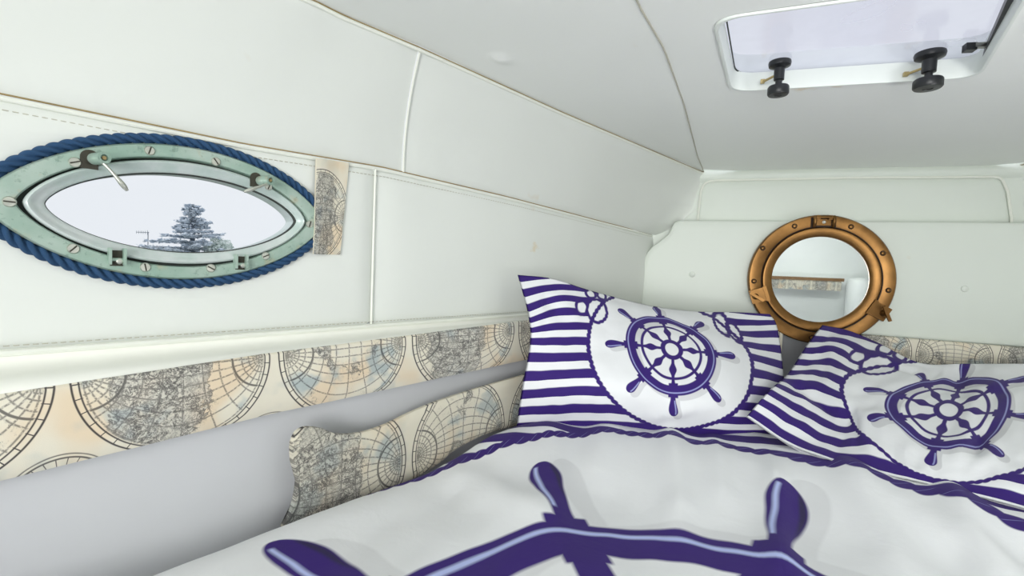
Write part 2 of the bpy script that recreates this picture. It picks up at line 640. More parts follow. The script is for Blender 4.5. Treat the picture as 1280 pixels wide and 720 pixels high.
def b_z(s):
    return float(np.interp(s, [-3, -1.42, -1.21, -1.0, -0.68, 0.04], [1.146, 1.146, 1.146, 1.154, 1.148, 1.1226]))


def upper_pt(s, t, side=1):
    """curved upper panel from seam B (t=0) to seam A (t=1)"""
    B = W(s, 0, b_z(s))
    y = B.y
    Ax = a_line(min(y, 1.6))
    n = Vector((Ax - B.x, 0, CEIL - B.z))
    a = t * PI / 2
    # blend of straight and rounded profile
    fx = 0.72 * t + 0.28 * (1 - math.cos(a))
    fz = 0.72 * t + 0.28 * math.sin(a)
    p = Vector((B.x + n.x * fx, y, B.z + n.z * fz))
    if s > -0.30:                       # the panel wraps round to the edge of the bow panel
        f = ((s + 0.30) / 0.345) ** 2
        q = Vector((float(np.interp(t, [0, 0.2, 0.45, 0.8, 1.0], [-0.047, 0.015, 0.070, 0.082, 0.0874])),
                    float(np.interp(t, [0, 1.0], [1.596, 1.602])),
                    float(np.interp(t, [0, 0.2, 0.45, 0.8, 1.0], [1.1226, 1.150, 1.205, 1.285, CEIL]))))
        p = p.lerp(q, min(1.0, f))
    if side == -1:
        p.x = 2 * XC - p.x
    return p


def puff(i, n, j, m, e=0.10):
    f = lambda q: min(1.0, min(q, 1 - q) / e)
    a, b = f(i / (n - 1)), f(j / (m - 1))
    g = lambda q: 1 - (1 - q) ** 2
    return g(a) * g(b)


def hull_side(name, side):
    """one long hull side with its vinyl panels, piping, stitching, ledge and grey liner"""
    root = MB()
    ss = lin(S_AFT, 0.06, 60)
    root.grid([[W(s, o, z, side) for (o, z) in ((0.032, 0.835), (0.024, 0.80), (0.022, 0.76), (0.022, 0.70), (0.026, 0.62), (0.035, 0.50), (0.06, 0.30), (0.10, 0.0))] for s in ss])
    wall = root.build(name, M['hull'])
    tag(wall, kind='structure')
    sgn = side
    # upper panels
    for s0, s1 in ((S_AFT, -0.9615), (-0.9585, 0.045)):
        mb = MB()
        n, m = 60, 24
        rows = []
        for i in range(n):
            s = s0 + (s1 - s0) * i / (n - 1)
            row = []
            for j in range(m):
                t = j / (m - 1)
                sh = -0.0845 * t * ((i / (n - 1)) if s1 < -0.9 else (1 - i / (n - 1)))
                p = upper_pt(s + sh, t, side)
                k = 0.004 * puff(i, n, j, m, 0.06)
                k += 0.0025 * noise.noise(Vector((s * 7, t * 2.2, 3.0)))* puff(i, n, j, m, 0.1)
                p += Vector((WN.x * sgn, WN.y, 0)) * k * 0.8 + Vector((0, 0, -k * 0.5))
                row.append(p)
            rows.append(row)
        mb.grid(rows)
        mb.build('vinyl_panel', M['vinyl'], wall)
    # lower panel forward of the seam
    mb = MB()
    n, m = 60, 24
    rows = []
    s0, s1 = -1.0144, 0.05
    for i in range(n):
        s = s0 + (s1 - s0) * i / (n - 1)
        row = []
        for j in range(m):
            z = 0.899 + (b_z(s) - 0.002 - 0.899) * j / (m - 1)
            k = 0.006 * puff(i, n, j, m, 0.06) + 0.003 * noise.noise(Vector((s * 6, z * 9, 1.0))) * puff(i, n, j, m, 0.12)
            if s > -0.12:
                k += 0.012 * ((s + 0.12) / 0.17) ** 2 * math.sin(PI * j / (m - 1))
            row.append(W(s, k, z, side))
        rows.append(row)
    mb.grid(rows)
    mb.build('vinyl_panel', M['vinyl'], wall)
    # lower panel aft, with the almond cut-out on the left side
    mb = MB()
    if side == 1:
        s0, s1, z0, z1 = -1.60, -1.0144, 0.899, 1.145
        cs, cz, A, H = -1.272, 1.0495, 0.160, 0.073
        K = 160
        ring0, ring1 = [], []
        for k in range(K):
            a = 2 * PI * k / K
            ring0.append((cs + A * math.cos(a), cz + H * math.copysign(abs(math.sin(a)) ** 1.5, math.sin(a))))
            dx, dz = ring0[-1][0] - cs, (ring0[-1][1] - cz) * 1.0 + 1e-9 * 1
            dx, dz = math.cos(a) * 0.25, math.sin(a) * 0.12
            tt = []
            if dx > 1e-9: tt.append((s1 - cs) / dx)
            if dx < -1e-9: tt.append((s0 - cs) / dx)
            if dz > 1e-9: tt.append((z1 - cz) / dz)
            if dz < -1e-9: tt.append((z0 - cz) / dz)
            t = min(tt)
            ring1.append((cs + dx * t, cz + dz * t))
        rows = []
        T = 18
        for q in range(T + 1):
            f = q / T
            row = []
            for k in range(K):
                s = ring0[k][0] * (1 - f) + ring1[k][0] * f
                z = ring0[k][1] * (1 - f) + ring1[k][1] * f
                e = min((z1 - z) / 0.02, (z - z0) / 0.02, (s1 - s) / 0.03, 1.0)
                kk = 0.006 * (1 - (1 - max(e, 0)) ** 2) * min(1, 0.3 + f * 2)
                kk += 0.0018 * noise.noise(Vector((s * 7, z * 9, 5.0))) * max(e, 0) * f
                zz = z + (b_z(s) - 0.002 - z1) * max(0, (z - cz) / (z1 - cz)) * f
                row.append(W(s, kk * (0 if q == 0 else 1), zz, side))
            rows.append(row)
        # tube through the hull
        rows.insert(0, [W(s, -0.035, z, side) for s, z in ring0])
        mb.grid(rows, 0, None, False, True)
        s_start = S_AFT
        mb.grid([[W(s, 0.0, z, side) for z in lin(0.899, 1.144, 6)] for s in lin(S_AFT, -1.60, 12)])
    else:
        mb.grid([[W(s, 0.005 * puff(i, 40, j, 12, 0.06), 0.899 + (b_z(s) - 0.002 - 0.899) * j / 11, side) for j in range(12)] for i, s in enumerate(lin(S_AFT, -1.0165, 40))])
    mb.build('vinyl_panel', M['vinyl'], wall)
    # ledge under the panels
    prof = [(0.000, 0.901), (0.004, 0.899), (0.006, 0.895), (0.006, 0.891), (0.008, 0.887), (0.014, 0.8845), (0.022, 0.8835), (0.030, 0.8845), (0.038, 0.8855),
            (0.046, 0.885), (0.052, 0.882), (0.055, 0.877), (0.0550, 0.868), (0.050, 0.850), (0.044, 0.83), (0.034, 0.825)]
    mb = MB()
    rows = []
    for s in ss:
        k = float(np.interp(s, [-1.43, -0.69], [-0.010, 0.004]))
        rows.append([W(s, o, z + (k * min(1, max(0, (o - 0.006) / 0.046))), side) for o, z in prof])
    mb.grid(rows)
    mb.build('ledge', M['ledge'], wall)
    # piping
    pp = lambda f, a, b, n=70: [f(x) for x in lin(a, b, n)]
    fb = lambda s: W(s, 0.0035, b_z(s) - 0.004, side)
    fa = lambda s: upper_pt(s, 0.975, side) + Vector((0.002 * sgn, 0, -0.002))
    mb = MB(); mb.tube(pp(fb, S_AFT, 0.0), 0.0028); mb.build('piping', M['piping'], wall)
    mb = MB(); mb.tube(pp(fa, S_AFT, 0.03), 0.0028); mb.build('piping', M['piping'], wall)
    mb = MB(); mb.tube(pp(lambda s: W(s, 0.0065, 0.8975, side), S_AFT, 0.05), 0.0035); mb.build('piping', M['piping'], wall)
    mb = MB(); mb.tube([W(-1.0145, 0.0042, 0.90 + (1.149 - 0.90) * t, side) for t in lin(0, 1, 20)], 0.0019); mb.build('piping', M['piping'], wall)
    mb = MB(); mb.tube([upper_pt(-0.960 - 0.0845 * t, t, side) + Vector((0.002 * sgn, 0, -0.001)) for t in lin(0.01, 0.97, 24)], 0.0019); mb.build('piping', M['piping'], wall)
    # open gap stained brown along seam B
    mb = MB(); mb.tube(pp(lambda s: W(s, 0.0022 + 0.0006 * math.sin(s * 23), b_z(s) + 0.0006, side), S_AFT, 0.0, 90), 0.0009); mb.build('seam_gap', M['gap'], wall)
    mb = MB(); mb.tube(pp(lambda s: upper_pt(s, 0.995, side) + Vector((0.001 * sgn, 0, -0.001)), S_AFT, 0.03, 110), 0.0008); mb.build('seam_gap', M['gap'], wall)
    # stitching
    if side == 1:
        mb = MB()
        for base, off in (('p', 0), ('b', 0)):
            s = -1.62
            while s < 0.0:
                if base == 'p':
                    a, b = W(s, 0.0068, 0.9045), W(s + 0.0042, 0.0068, 0.9045)
                else:
                    a, b = W(s, 0.0055, b_z(s) - 0.015), W(s + 0.0042, 0.0055, b_z(s) - 0.015)
                mb.tube([a, (a + b) / 2 + WN * 0.0006, b], 0.00055, 5, cap=False)
                s += 0.0068
        st = mb.build('stitching', M['thread'], wall, recalc=False)
        st['kind'] = 'stuff'
    return wall


wall_left = hull_side('wall_left', 1)
wall_right = hull_side('wall_right', -1)

# ------------------------------------------------------------------ deckhead (ceiling) with hatch opening
HATCH = [(0.040, 0.655), (0.088, 0.908), (0.428, 0.918), (0.340, 0.640)]


def rounded_poly(pts, r, n=8):
    out = []
    k = len(pts)
    for i in range(k):
        p0, p1, p2 = Vector(pts[i - 1]), Vector(pts[i]), Vector(pts[(i + 1) % k])
        a = p1 + (p0 - p1).normalized() * r
        b = p1 + (p2 - p1).normalized() * r
        for q in range(n + 1):
            t = q / n
            out.append(a * (1 - t) ** 2 + p1 * 2 * t * (1 - t) + b * t ** 2)
    return out


C_LINE = [(-0.15, -0.95), (-0.09, 0.10), (-0.0529, 0.59), (-0.0227, 0.723), (0.0109, 0.965), (0.0574, 1.389), (0.0874, 1.604)]


def c_line(y):
    return float(np.interp(y, [p[1] for p in C_LINE], [p[0] for p in C_LINE]))


def ceil_z(x, y):
    z = CEIL + 0.0016 * noise.noise(Vector((x * 5, y * 5, 0)))
    d = math.hypot(x + 0.261, y - 0.706)
    z -= 0.006 * math.exp(-(d / 0.012) ** 2)
    return z


ceil = MB()
rows = [[Vector((x, y, ceil_z(x, y))) for x in lin(a_line(y), c_line(y), 60)] for y in lin(-1.0, 1.604, 220)]
ceil.grid(rows)
hole = rounded_poly([Vector((*p, 0)) for p in HATCH], 0.035)
hc = Vector((0.224, 0.78, 0))


def outer_hit(d):
    """from the hatch centre to the edge of the right deckhead panel"""
    lo, hi = 0.0, 4.0
    for _ in range(40):
        t = (lo + hi) / 2
        p = hc + d * t
        ins = -1.0 < p.y < 1.604 and c_line(p.y) < p.x < 2 * XC - a_line(p.y)
        lo, hi = (t, hi) if ins else (lo, t)
    return hc + d * lo


dirs = []
N = len(hole)
rows = [[], []]
extra = []
ringP = []
for p in hole:
    ringP.append((p, outer_hit((p - hc).normalized())))
# densify by angle so that the far corners are followed
dense = []
for i in range(N):
    p, q = hole[i], hole[(i + 1) % N]
    kk = 14 if (q - p).length > 0.05 else 2
    for j in range(kk):
        dense.append(p.lerp(q, j / kk))
rows = []
for f in [0, 0.02, 0.05, 0.1, 0.16, 0.24, 0.34, 0.46, 0.6, 0.8, 1.0]:
    rows.append([])
    for p in dense:
        q = p.lerp(outer_hit((p - hc).normalized()), f)
        rows[-1].append(Vector((q.x, q.y, ceil_z(q.x, q.y))))
ceil.grid(rows, 0, None, False, True)
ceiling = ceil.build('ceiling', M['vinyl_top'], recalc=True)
tag(ceiling, kind='structure')
mb = MB(); mb.tube([Vector((c_line(y), y, CEIL - 0.0008)) for y in lin(-1.0, 1.60, 80)], 0.0013); mb.build('piping', M['thread'], ceiling)
mb = MB(); mb.tube([Vector((2 * XC - c_line(y), y, CEIL - 0.0008)) for y in lin(-1.0, 1.60, 80)], 0.0013); mb.build('piping', M['thread'], ceiling)

# ------------------------------------------------------------------ bow wall, back wall, floor
mb = MB()
mb.grid([[Vector((x, 1.602, z)) for z in lin(0.0, 1.33, 14)] for x in lin(-0.10, 1.04, 20)])
wall_front = mb.build('wall_front', M['hull'])
tag(wall_front, kind='structure')
top = [(0.074, 1.10), (0.077, 1.18), (0.0811, 1.258), (0.086, 1.276), (0.0935, 1.2847), (0.106, 1.2895), (0.1342, 1.2914), (0.468, 1.2925), (0.795, 1.2885), (0.806, 1.286), (0.814, 1.279), (0.826, 1.25), (0.838, 1.183), (0.842, 1.10)]
mb = MB()
rows = []
for i, t in enumerate(lin(0, 1, 16)):
    row = []
    for (x, z) in [(np.interp(q, range(len(top)), [p[0] for p in top]), np.interp(q, range(len(top)), [p[1] for p in top])) for q in lin(0, len(top) - 1, 70)]:
        c = Vector((0.458, 0, 1.13))
        p = Vector((x, 0, z)).lerp(c, t)
        row.append(Vector((p.x, 1.599 - 0.010 * (1 - (1 - min(1, t * 5)) ** 2), p.z)))
    rows.append(row)
mb.grid(rows)
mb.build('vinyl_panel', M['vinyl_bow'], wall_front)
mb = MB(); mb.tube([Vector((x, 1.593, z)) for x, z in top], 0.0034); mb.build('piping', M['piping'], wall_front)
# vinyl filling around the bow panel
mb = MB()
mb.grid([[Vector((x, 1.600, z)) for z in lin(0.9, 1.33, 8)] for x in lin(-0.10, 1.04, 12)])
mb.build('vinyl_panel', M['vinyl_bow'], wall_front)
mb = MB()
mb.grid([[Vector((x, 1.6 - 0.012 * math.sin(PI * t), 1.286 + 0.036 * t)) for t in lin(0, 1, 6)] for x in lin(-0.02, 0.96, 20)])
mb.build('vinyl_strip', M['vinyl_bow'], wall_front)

mb = MB()
# back wall around the companionway opening (x -0.42 .. 0.62, z 0.0 .. 1.40)
YB = -0.98
for x0, x1, z0, z1 in ((-1.35, -0.42, 0, 1.36), (0.62, 2.4, 0, 1.36), (-0.42, 0.62, 0, 0.58)):
    mb.box(((x0 + x1) / 2, YB, (z0 + z1) / 2), ((x1 - x0) / 2, 0, 0), (0, 0.012, 0), (0, 0, (z1 - z0) / 2))
wall_back = mb.build('wall_back', M['white_paint'], smooth=False)
tag(wall_back, kind='structure')
mb = MB(); mb.box((0.468, 0.3, -0.01), (2.0, 0, 0), (0, 1.4, 0), (0, 0, 0.01))
floor = mb.build('floor', M['floor'], smooth=False)
tag(floor, kind='structure')

# furniture seen only in the mirror: shelf with wooden edge and map-print valance
t = empty('wall_shelf', (0.86, -0.93, 1.0))
tag(t, 'white wall shelf with brown wooden edge, seen in the round brass mirror', 'shelf')
mb = MB(); mb.box((0.90, -0.91, 1.005), (0.26, 0, 0), (0, 0.055, 0), (0, 0, 0.008)); mb.build('board', M['white_paint'], t, False)
mb = MB(); mb.box((0.90, -0.853, 1.008), (0.262, 0, 0), (0, 0.006, 0), (0, 0, 0.011)); mb.build('wooden_edge', M['wood'], t, False)
mb = MB(); mb.add([(0.66, -0.858, 0.997), (1.15, -0.858, 0.997), (1.15, -0.865, 0.93), (0.66, -0.865, 0.93)], [(0, 1, 2, 3)], 0, [(0, 0.2), (3.2, 0.2), (3.2, -0.2), (0, -0.2)])
mb.build('fabric_valance', M['map'], t, False, False)
t = MB()
t.lathe([(0.0, 0.0), (0.075, 0.0), (0.075, 0.98), (0.068, 1.01), (0.05, 1.025), (0.0, 1.03)], (1.26, -0.88, 0), (0, 0, 1), 32)
tag(t.build('mast_post', M['white_paint']), 'white round post behind the berth, seen in the mirror', 'post')

# added fixture for the left fill light, unseen behind the camera
t = empty('left_fill_fixture', W(-1.95, 0.01, 1.05))
tag(t, 'added brass fixture for the left fill light, unseen on the left hull', 'lamp')
lp = Vector((-0.735, -0.36, 1.10))
mb = MB(); mb.lathe([(0, 0), (0.04, 0), (0.04, 0.01), (0.0, 0.014)], W(-1.95, 0.006, 1.08), WN, 24); mb.build('wall_plate', M['brass'], t)
mb = MB(); mb.tube([W(-1.95, 0.018, 1.08), W(-1.95, 0.04, 1.085), lp + Vector((-0.03, -0.03, 0))], 0.006); mb.build('arm', M['brass'], t)

t = empty('ceiling_fill', (0.80, 0.10, 0.68))  # made-up body on the bed for the added ceiling fill
tag(t, 'added white body for the ceiling fill light, unseen behind the view', 'lamp')
mb = MB(); mb.lathe([(0.0, 0.0), (0.07, 0.0), (0.07, 0.012), (0.012, 0.018), (0.012, 0.03), (0.05, 0.045), (0.15, 0.060), (0.175, 0.072)], (0.80, 0.10, 0.68), (0, 0, 1), 28); mb.build('body', M['white_paint'], t)

t = empty('back_fill_mount', (1.00, -0.30, CEIL))  # made-up mount for the added back wall fill
tag(t, 'added white mount for the back wall fill light, unseen behind the view', 'lamp')
mb = MB(); mb.lathe([(0.03, 0.0), (0.03, -0.012), (0.012, -0.02), (0.012, -0.03)], (1.0, -0.27, CEIL - 0.002), (0, 0, 1), 20); mb.build('mount', M['white_paint'], t)

# ------------------------------------------------------------------ headboard
ol = [(-0.079, 0.850), (-0.079, 0.916), (-0.0795, 0.98), (-0.0791, 1.016), (-0.0735, 1.048), (-0.066, 1.066), (-0.0538, 1.083), (-0.036, 1.097), (-0.0219, 1.109), (-0.008, 1.122), (-0.001, 1.135), (0.004, 1.150), (0.010, 1.160), (0.024, 1.1655), (0.10, 1.1662), (0.468, 1.167)]
ol = ol + [(2 * XC - x, z) for x, z in ol[::-1][1:]]
ol += [(x, 0.850) for x in lin(2 * XC + 0.05, -0.05, 24)]
t = empty('headboard', (XC, 1.57, 0.85))
tag(t, 'white padded vinyl headboard with two covered buttons behind the round mirror', 'headboard')
mb = MB()
rows = []
for yb, k in ((1.588, 1.0), (1.556, 1.0), (1.551, 0.985), (1.549, 0.96), (1.548, 0.85), (1.5475, 0.6), (1.547, 0.3), (1.547, 0.0)):
    row = []
    for x, z in ol:
        cx, cz = min(max(x, 0.02), 0.91), 1.0
        d = Vector((x - cx, 0, z - cz))
        row.append(Vector((cx + d.x * k, yb, cz + d.z * k)))
    rows.append(row)
mb.grid(rows, 0, None, False, True)
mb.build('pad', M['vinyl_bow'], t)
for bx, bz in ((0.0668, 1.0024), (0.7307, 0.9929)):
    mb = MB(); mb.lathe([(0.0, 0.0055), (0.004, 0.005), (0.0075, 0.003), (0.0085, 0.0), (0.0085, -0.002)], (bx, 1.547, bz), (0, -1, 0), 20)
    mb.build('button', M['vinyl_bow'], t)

# ------------------------------------------------------------------ map-print fabric strips
SB = [-2.6, -2.40, -2.20, -1.995, -1.79, -1.585, -1.3855, -1.188, -0.980, -0.715, -0.455, -0.20, 0.06]
SU = [-6, -5, -4, -3, -2, -1, 0, 1, 2, 3, 4, 5, 6]


def su(s):
    return float(np.interp(s, SB, SU))


mb = MB()
prof = [(0.0545, 1.03), (0.0572, 1.0), (0.0585, 0.85), (0.0585, 0.6), (0.0575, 0.35), (0.055, 0.12), (0.050, 0.0), (0.040, -0.01), (0.030, 0.05)]
rows, uvs = [], []
for s in lin(-2.6, -0.070, 200):
    zt = float(np.interp(s, [-1.43, -1.2, -0.69, 0], [0.8655, 0.8775, 0.8905, 0.894]))
    zb = float(np.interp(s, [-1.43, -1.19, -0.68, 0], [0.7865, 0.7995, 0.8085, 0.812]))
    w = 0.0012 * noise.noise(Vector((s * 14, 0, 0)))
    rows.append([W(s, o + w, zb + (zt - zb) * k) for o, k in prof])
    uvs.append([(su(s), (zb + (zt - zb) * k - 0.876) / 0.205) for o, k in prof])
mb.grid(rows, 0, uvs)
o = mb.build('fabric_strip', M['map'], None, True, False)
tag(o, 'long map-print fabric strip along the left ledge below the porthole', 'fabric trim')

# patch beside the porthole
mb = MB()
P = [(-1.1165, 1.1445), (-1.0635, 1.1490), (-1.0745, 1.0095), (-1.1180, 1.0085)]
rows, uvs = [], []
for i in range(10):
    rows.append([]); uvs.append([])
    for j in range(24):
        u_, v_ = i / 9, j / 23
        a = Vector(P[0]).lerp(Vector(P[1]), u_)
        b = Vector(P[3]).lerp(Vector(P[2]), u_)
        p = b.lerp(a, v_)
        h = 0.0150 - 0.0055 * min(1.0, max(0.0, (u_ - 0.15) / 0.5))
        h += 0.001 * noise.noise(Vector((u_ * 2, v_ * 5, 0)))
        rows[-1].append(W(p.x, h, p.y))
        uvs[-1].append((u_ * 0.52 + 0.40, (v_ - 0.42) * 1.25 * 0.8))
nr = []
mb.grid(rows, 0, uvs)
edge = [rows[i][0] for i in range(10)] + [rows[9][j] for j in range(1, 24)] + [rows[i][23] for i in range(8, -1, -1)] + [rows[0][j] for j in range(22, 0, -1)]
mb.grid([edge, [p - WN * 0.004 for p in edge]], 0, None, False, True)
o = mb.build('fabric_patch', M['map_patch'], None, True, True)
tag(o, 'small upright map-print fabric patch beside the right tip of the porthole', 'fabric patch')

# shaped board above the mattress edge
top = [(-1.1665, 0.752), (-1.1652, 0.7613), (-1.159, 0.7728), (-1.146, 0.776), (-1.1255, 0.7695), (-1.1063, 0.7582), (-1.0864, 0.752), (-1.0549, 0.7485), (-1.0156, 0.7519), (-0.9794, 0.7597), (-0.9335, 0.7667), (-0.8833, 0.7715), (-0.8197, 0.7754), (-0.7484, 0.7785), (-0.6678, 0.7812), (-0.45, 0.786), (-0.12, 0.79)]
bot = [(-1.1652, 0.735), (-1.1600, 0.715), (-1.1575, 0.7028), (-1.160, 0.685), (-1.1655, 0.665), (-1.172, 0.645), (-1.10, 0.645), (-1.02, 0.646), (-0.96, 0.65), (-0.9078, 0.6604), (-0.8787, 0.6725), (-0.8149, 0.6822), (-0.7616, 0.6828), (-0.6979, 0.6785), (-0.661, 0.677), (-0.45, 0.675), (-0.12, 0.675)]


def catmull(pts, n):
    pts = [np.array(p, float) for p in pts]
    P_ = [2 * pts[0] - pts[1]] + pts + [2 * pts[-1] - pts[-2]]
    out = []
    for i in range(1, len(P_) - 2):
        for q in range(n):
            t_ = q / n
            a, b, c, d = P_[i - 1:i + 3]
            out.append(0.5 * (2 * b + (c - a) * t_ + (2 * a - 5 * b + 4 * c - d) * t_ ** 2 + (3 * b - a - 3 * c + d) * t_ ** 3))
    out.append(pts[-1])
    return out


tp, bp = catmull(top, 5), catmull(bot, 5)
mb = MB()
rows, uvs = [], []
nv = 12
for a, b in zip(tp, bp):
    prof = []
    pu = []
    for j in range(nv + 1):
        k = j / nv
        s, z = b + (a - b) * k
        e = min(1, min(k, 1 - k) / 0.03)
        prof.append(W(s, 0.062 + 0.004 * (1 - (1 - e) ** 2), z))
        pu.append(((s + 0.978) / 0.235 + 1.0, (z - 0.688) / 0.235))
    for j in range(nv, -1, -nv):
        s, z = b + (a - b) * (j / nv)
        prof.append(W(s, 0.056, z))
        pu.append(((s + 0.978) / 0.235 + 1.0, (z - 0.688) / 0.235))
    rows.append(prof); uvs.append(pu)
mb.grid(rows, 0, uvs, False, True)
i0 = rows[0]
mb.add(i0, [tuple(range(len(i0)))], 0, uvs[0])
o = mb.build('fabric_board', M['map_old'], None, True, True)
tag(o, 'wavy-edged board in map-print fabric standing between duvet and left hull', 'fabric board')

# strips under the headboard
for x0, x1, zt, zb, lab in ((-0.03, 0.3135, 0.880, 0.792, 'short map-print strip under the headboard, ending behind the striped pillow left of the mirror'),
                            (0.505, 0.93, 0.856, 0.772, 'map-print strip under the headboard at right, behind the crumpled pillow')):
    mb = MB()
    prof = [(1.545, 1.0), (1.530, 1.03), (1.522, 1.0), (1.518, 0.8), (1.518, 0.3), (1.521, 0.05), (1.53, 0.0), (1.545, 0.0)]
    xs = lin(x0, x1, 40)
    k0 = 0.0 if x0 < 0 else 0.32
    mb.grid([[Vector((x, y, zb + (zt - 0.016 * max(0, (x - 0.55)) - zb) * k)) for y, k in prof] for x in xs], 0,
            [[((x - x0) / 0.17 + k0, (k - 0.55) * 0.46) for y, k in prof] for x in xs])
    for xe in (x0, x1):
        mb.add([(xe, y, zb + (zt - 0.016 * max(0, (xe - 0.55)) - zb) * k) for y, k in prof], [tuple(range(len(prof)))], 0, [(0.4 + 0.1 * q, 0.1) for q in range(len(prof))])
    tag(mb.build('fabric_strip', M['map'], None, True, True), lab, 'fabric trim')

# ------------------------------------------------------------------ porthole
CS, CZ = -1.2705, 1.0495


def alm(a, h, off, n=140, dc=0.0, e=1.42):
    out = []
    for k in range(n):
        f = 2 * PI * k / n
        x = a * math.cos(f)
        out.append(W(CS + dc + x, off, CZ + 0.030 * x + h * math.copysign(abs(math.sin(f)) ** e, math.sin(f))))
    return out


port = empty('porthole', W(CS, 0, CZ))
tag(port, 'almond-shaped porthole with green patinated bronze frame in the white left wall', 'porthole')
mb = MB()
mb.grid([alm(a, h, o) for a, h, o in ((0.1675, 0.0785, -0.002), (0.1675, 0.0785, 0.010), (0.1655, 0.0765, 0.0125), (0.150, 0.0665, 0.0135), (0.1455, 0.0640, 0.0125), (0.1440, 0.0630, 0.010), (0.1440, 0.0630, -0.006))], 0, None, False, True)
mb.build('frame', M['patina'], port)
mb = MB()
SA = dict(dc=0.001, e=1.30)
mb.grid([alm(a, h, o, dc=0.001 + d, e=1.30) for a, h, o, d in ((0.1400, 0.0600, -0.006, 0), (0.1400, 0.0600, 0.0105, 0), (0.1388, 0.0590, 0.0125, 0), (0.1370, 0.0574, 0.0135, 0), (0.1352, 0.0556, 0.0125, 0.0005), (0.1340, 0.0540, 0.0105, 0.001), (0.1310, 0.0505, 0.0085, 0.002), (0.1282, 0.0478, 0.0070, 0.003), (0.1275, 0.0470, 0.006, 0.003), (0.1275, 0.0470, -0.030, 0.003))], 0, None, False, True)
mb.build('sash', M['sash'], port)
mb = MB()
mb.grid([alm(0.1450, 0.0634, 0.002, dc=0.0005, e=1.36), alm(0.1395, 0.0596, 0.002, dc=0.001, e=1.30)], 0, None, False, True)
mb.grid([alm(a, h, o, dc=0.004, e=1.30) for a, h, o in ((0.1277, 0.0472, 0.0035), (0.1264, 0.0460, 0.0025), (0.1262, 0.0458, -0.003))], 0, None, False, True)
mb.build('gasket', M['rubber'], port)
mb = MB()
ring = alm(0.1275, 0.0470, -0.002, dc=0.004, e=1.30)
mb.grid([ring, [p * 0.5 + W(CS, -0.002, CZ) * 0.5 for p in ring], [p * 0.0 + W(CS, -0.002, CZ) for p in ring]], 0, None, False, True)
mb.build('pane', M['pane'], port)


def screw(s, z, r=0.0056, ang=0.6, off=0.0125):
    mb = MB()
    mb.lathe([(r, 0), (r, 0.0012), (r * 0.85, 0.0022), (0.0, 0.0026)], W(s, off, z), WN, 18)
    d = WD * math.cos(ang) + Vector((0, 0, math.sin(ang)))
    e = WD * -math.sin(ang) + Vector((0, 0, math.cos(ang)))
    mb.box(W(s, off + 0.0023, z), d * r * 0.8, e * r * 0.13, WN * 0.0006, 1)
    return mb.build('screw', [M['nickel'], M['slot']], port)


for i, (s, z) in enumerate([(-1.3721, 1.0902), (-1.3098, 1.1150), (-1.2437, 1.1155), (-1.4186, 1.044), (-1.3732, 1.0018), (-1.3129, 0.9844), (-1.2475, 0.9851), (-1.1833, 1.0030), (-1.1245, 1.0505)]):
    screw(s, z, 0.0052, 0.4 + 0.9 * i, 0.0128 if i not in (3, 8) else 0.0126)
# latches at the top
for (ps, pz, ts, tz) in ((-1.3530, 1.0965, -1.3330, 1.0655), (-1.1880, 1.1005, -1.2185, 1.0810)):
    mb = MB()
    rs_, rz_, rr_ = ((ps - 0.0075, pz + 0.001, 0.0078) if ps < -1.3 else (ps - 0.0095, pz + 0.003, 0.0068))
    mb.lathe([(rr_, 0.0), (rr_, 0.0008), (0.0, 0.0008)], W(rs_, 0.0135, rz_), WN, 20)
    mb.box(W(rs_ - 0.0005, 0.0138, rz_ - 0.006), WD * rr_ * 0.93, WN * 0.0005, Vector((0, 0, 0.006)))
    rec = mb.build('recess', M['slot'], port)
    mb = MB()
    mb.lathe([(0.0, 0.0), (0.0062, 0.0), (0.0062, 0.020), (0.0058, 0.0225), (0.0035, 0.0225), (0.003, 0.019), (0.0, 0.019)], W(ps - 0.004, 0.012, pz), WN + WD * 0.25, 20)
    mb.lathe([(0.0022, 0.0), (0.0018, 0.001), (0, 0.001)], W(ps + 0.0013, 0.0318, pz), WN + WD * 0.25, 10, 1)
    lt = mb.build('latch', [M['patina'], M['gap']], port)
    mb = MB()
    a = W(ps, 0.030, pz - 0.004)
    b = W(ts, 0.034, tz)
    pts = [a.lerp(b, q) + WN * 0.003 * math.sin(q * PI) for q in lin(0, 1, 9)]
    mb.tube(pts, [0.0022, 0.0017, 0.0015, 0.0015, 0.0017, 0.0022, 0.0026, 0.0025, 0.0014], 10)
    mb.build('lever', M['nickel'], lt)
screw(-1.1812, 1.0945, 0.0046, 1.2)
# hinges at the bottom
for hs, hz in ((-1.3382, 0.9935), (-1.2143, 0.9925)):
    mb = MB()
    for d in (-0.0062, 0.0062):
        mb.box(W(hs + d, 0.0155, hz + 0.002), WD * 0.0013, WN * 0.005, Vector((0, 0, 0.009)))
    mb.box(W(hs, 0.0130, hz), WD * 0.0055, WN * 0.001, Vector((0, 0, 0.0085)), 1)
    mb.tube([W(hs - 0.0075, 0.0165, hz - 0.0015), W(hs + 0.0075, 0.0165, hz - 0.0015)], 0.0019, 10)
    mb.lathe([(0.0, 0.006), (0.003, 0.0045), (0.0038, 0.0)], W(hs + 0.002, 0.0135, hz - 0.003), WN, 12, 2)
    mb.build('hinge', [M['patina'], M['slot'], M['nickel']], port)

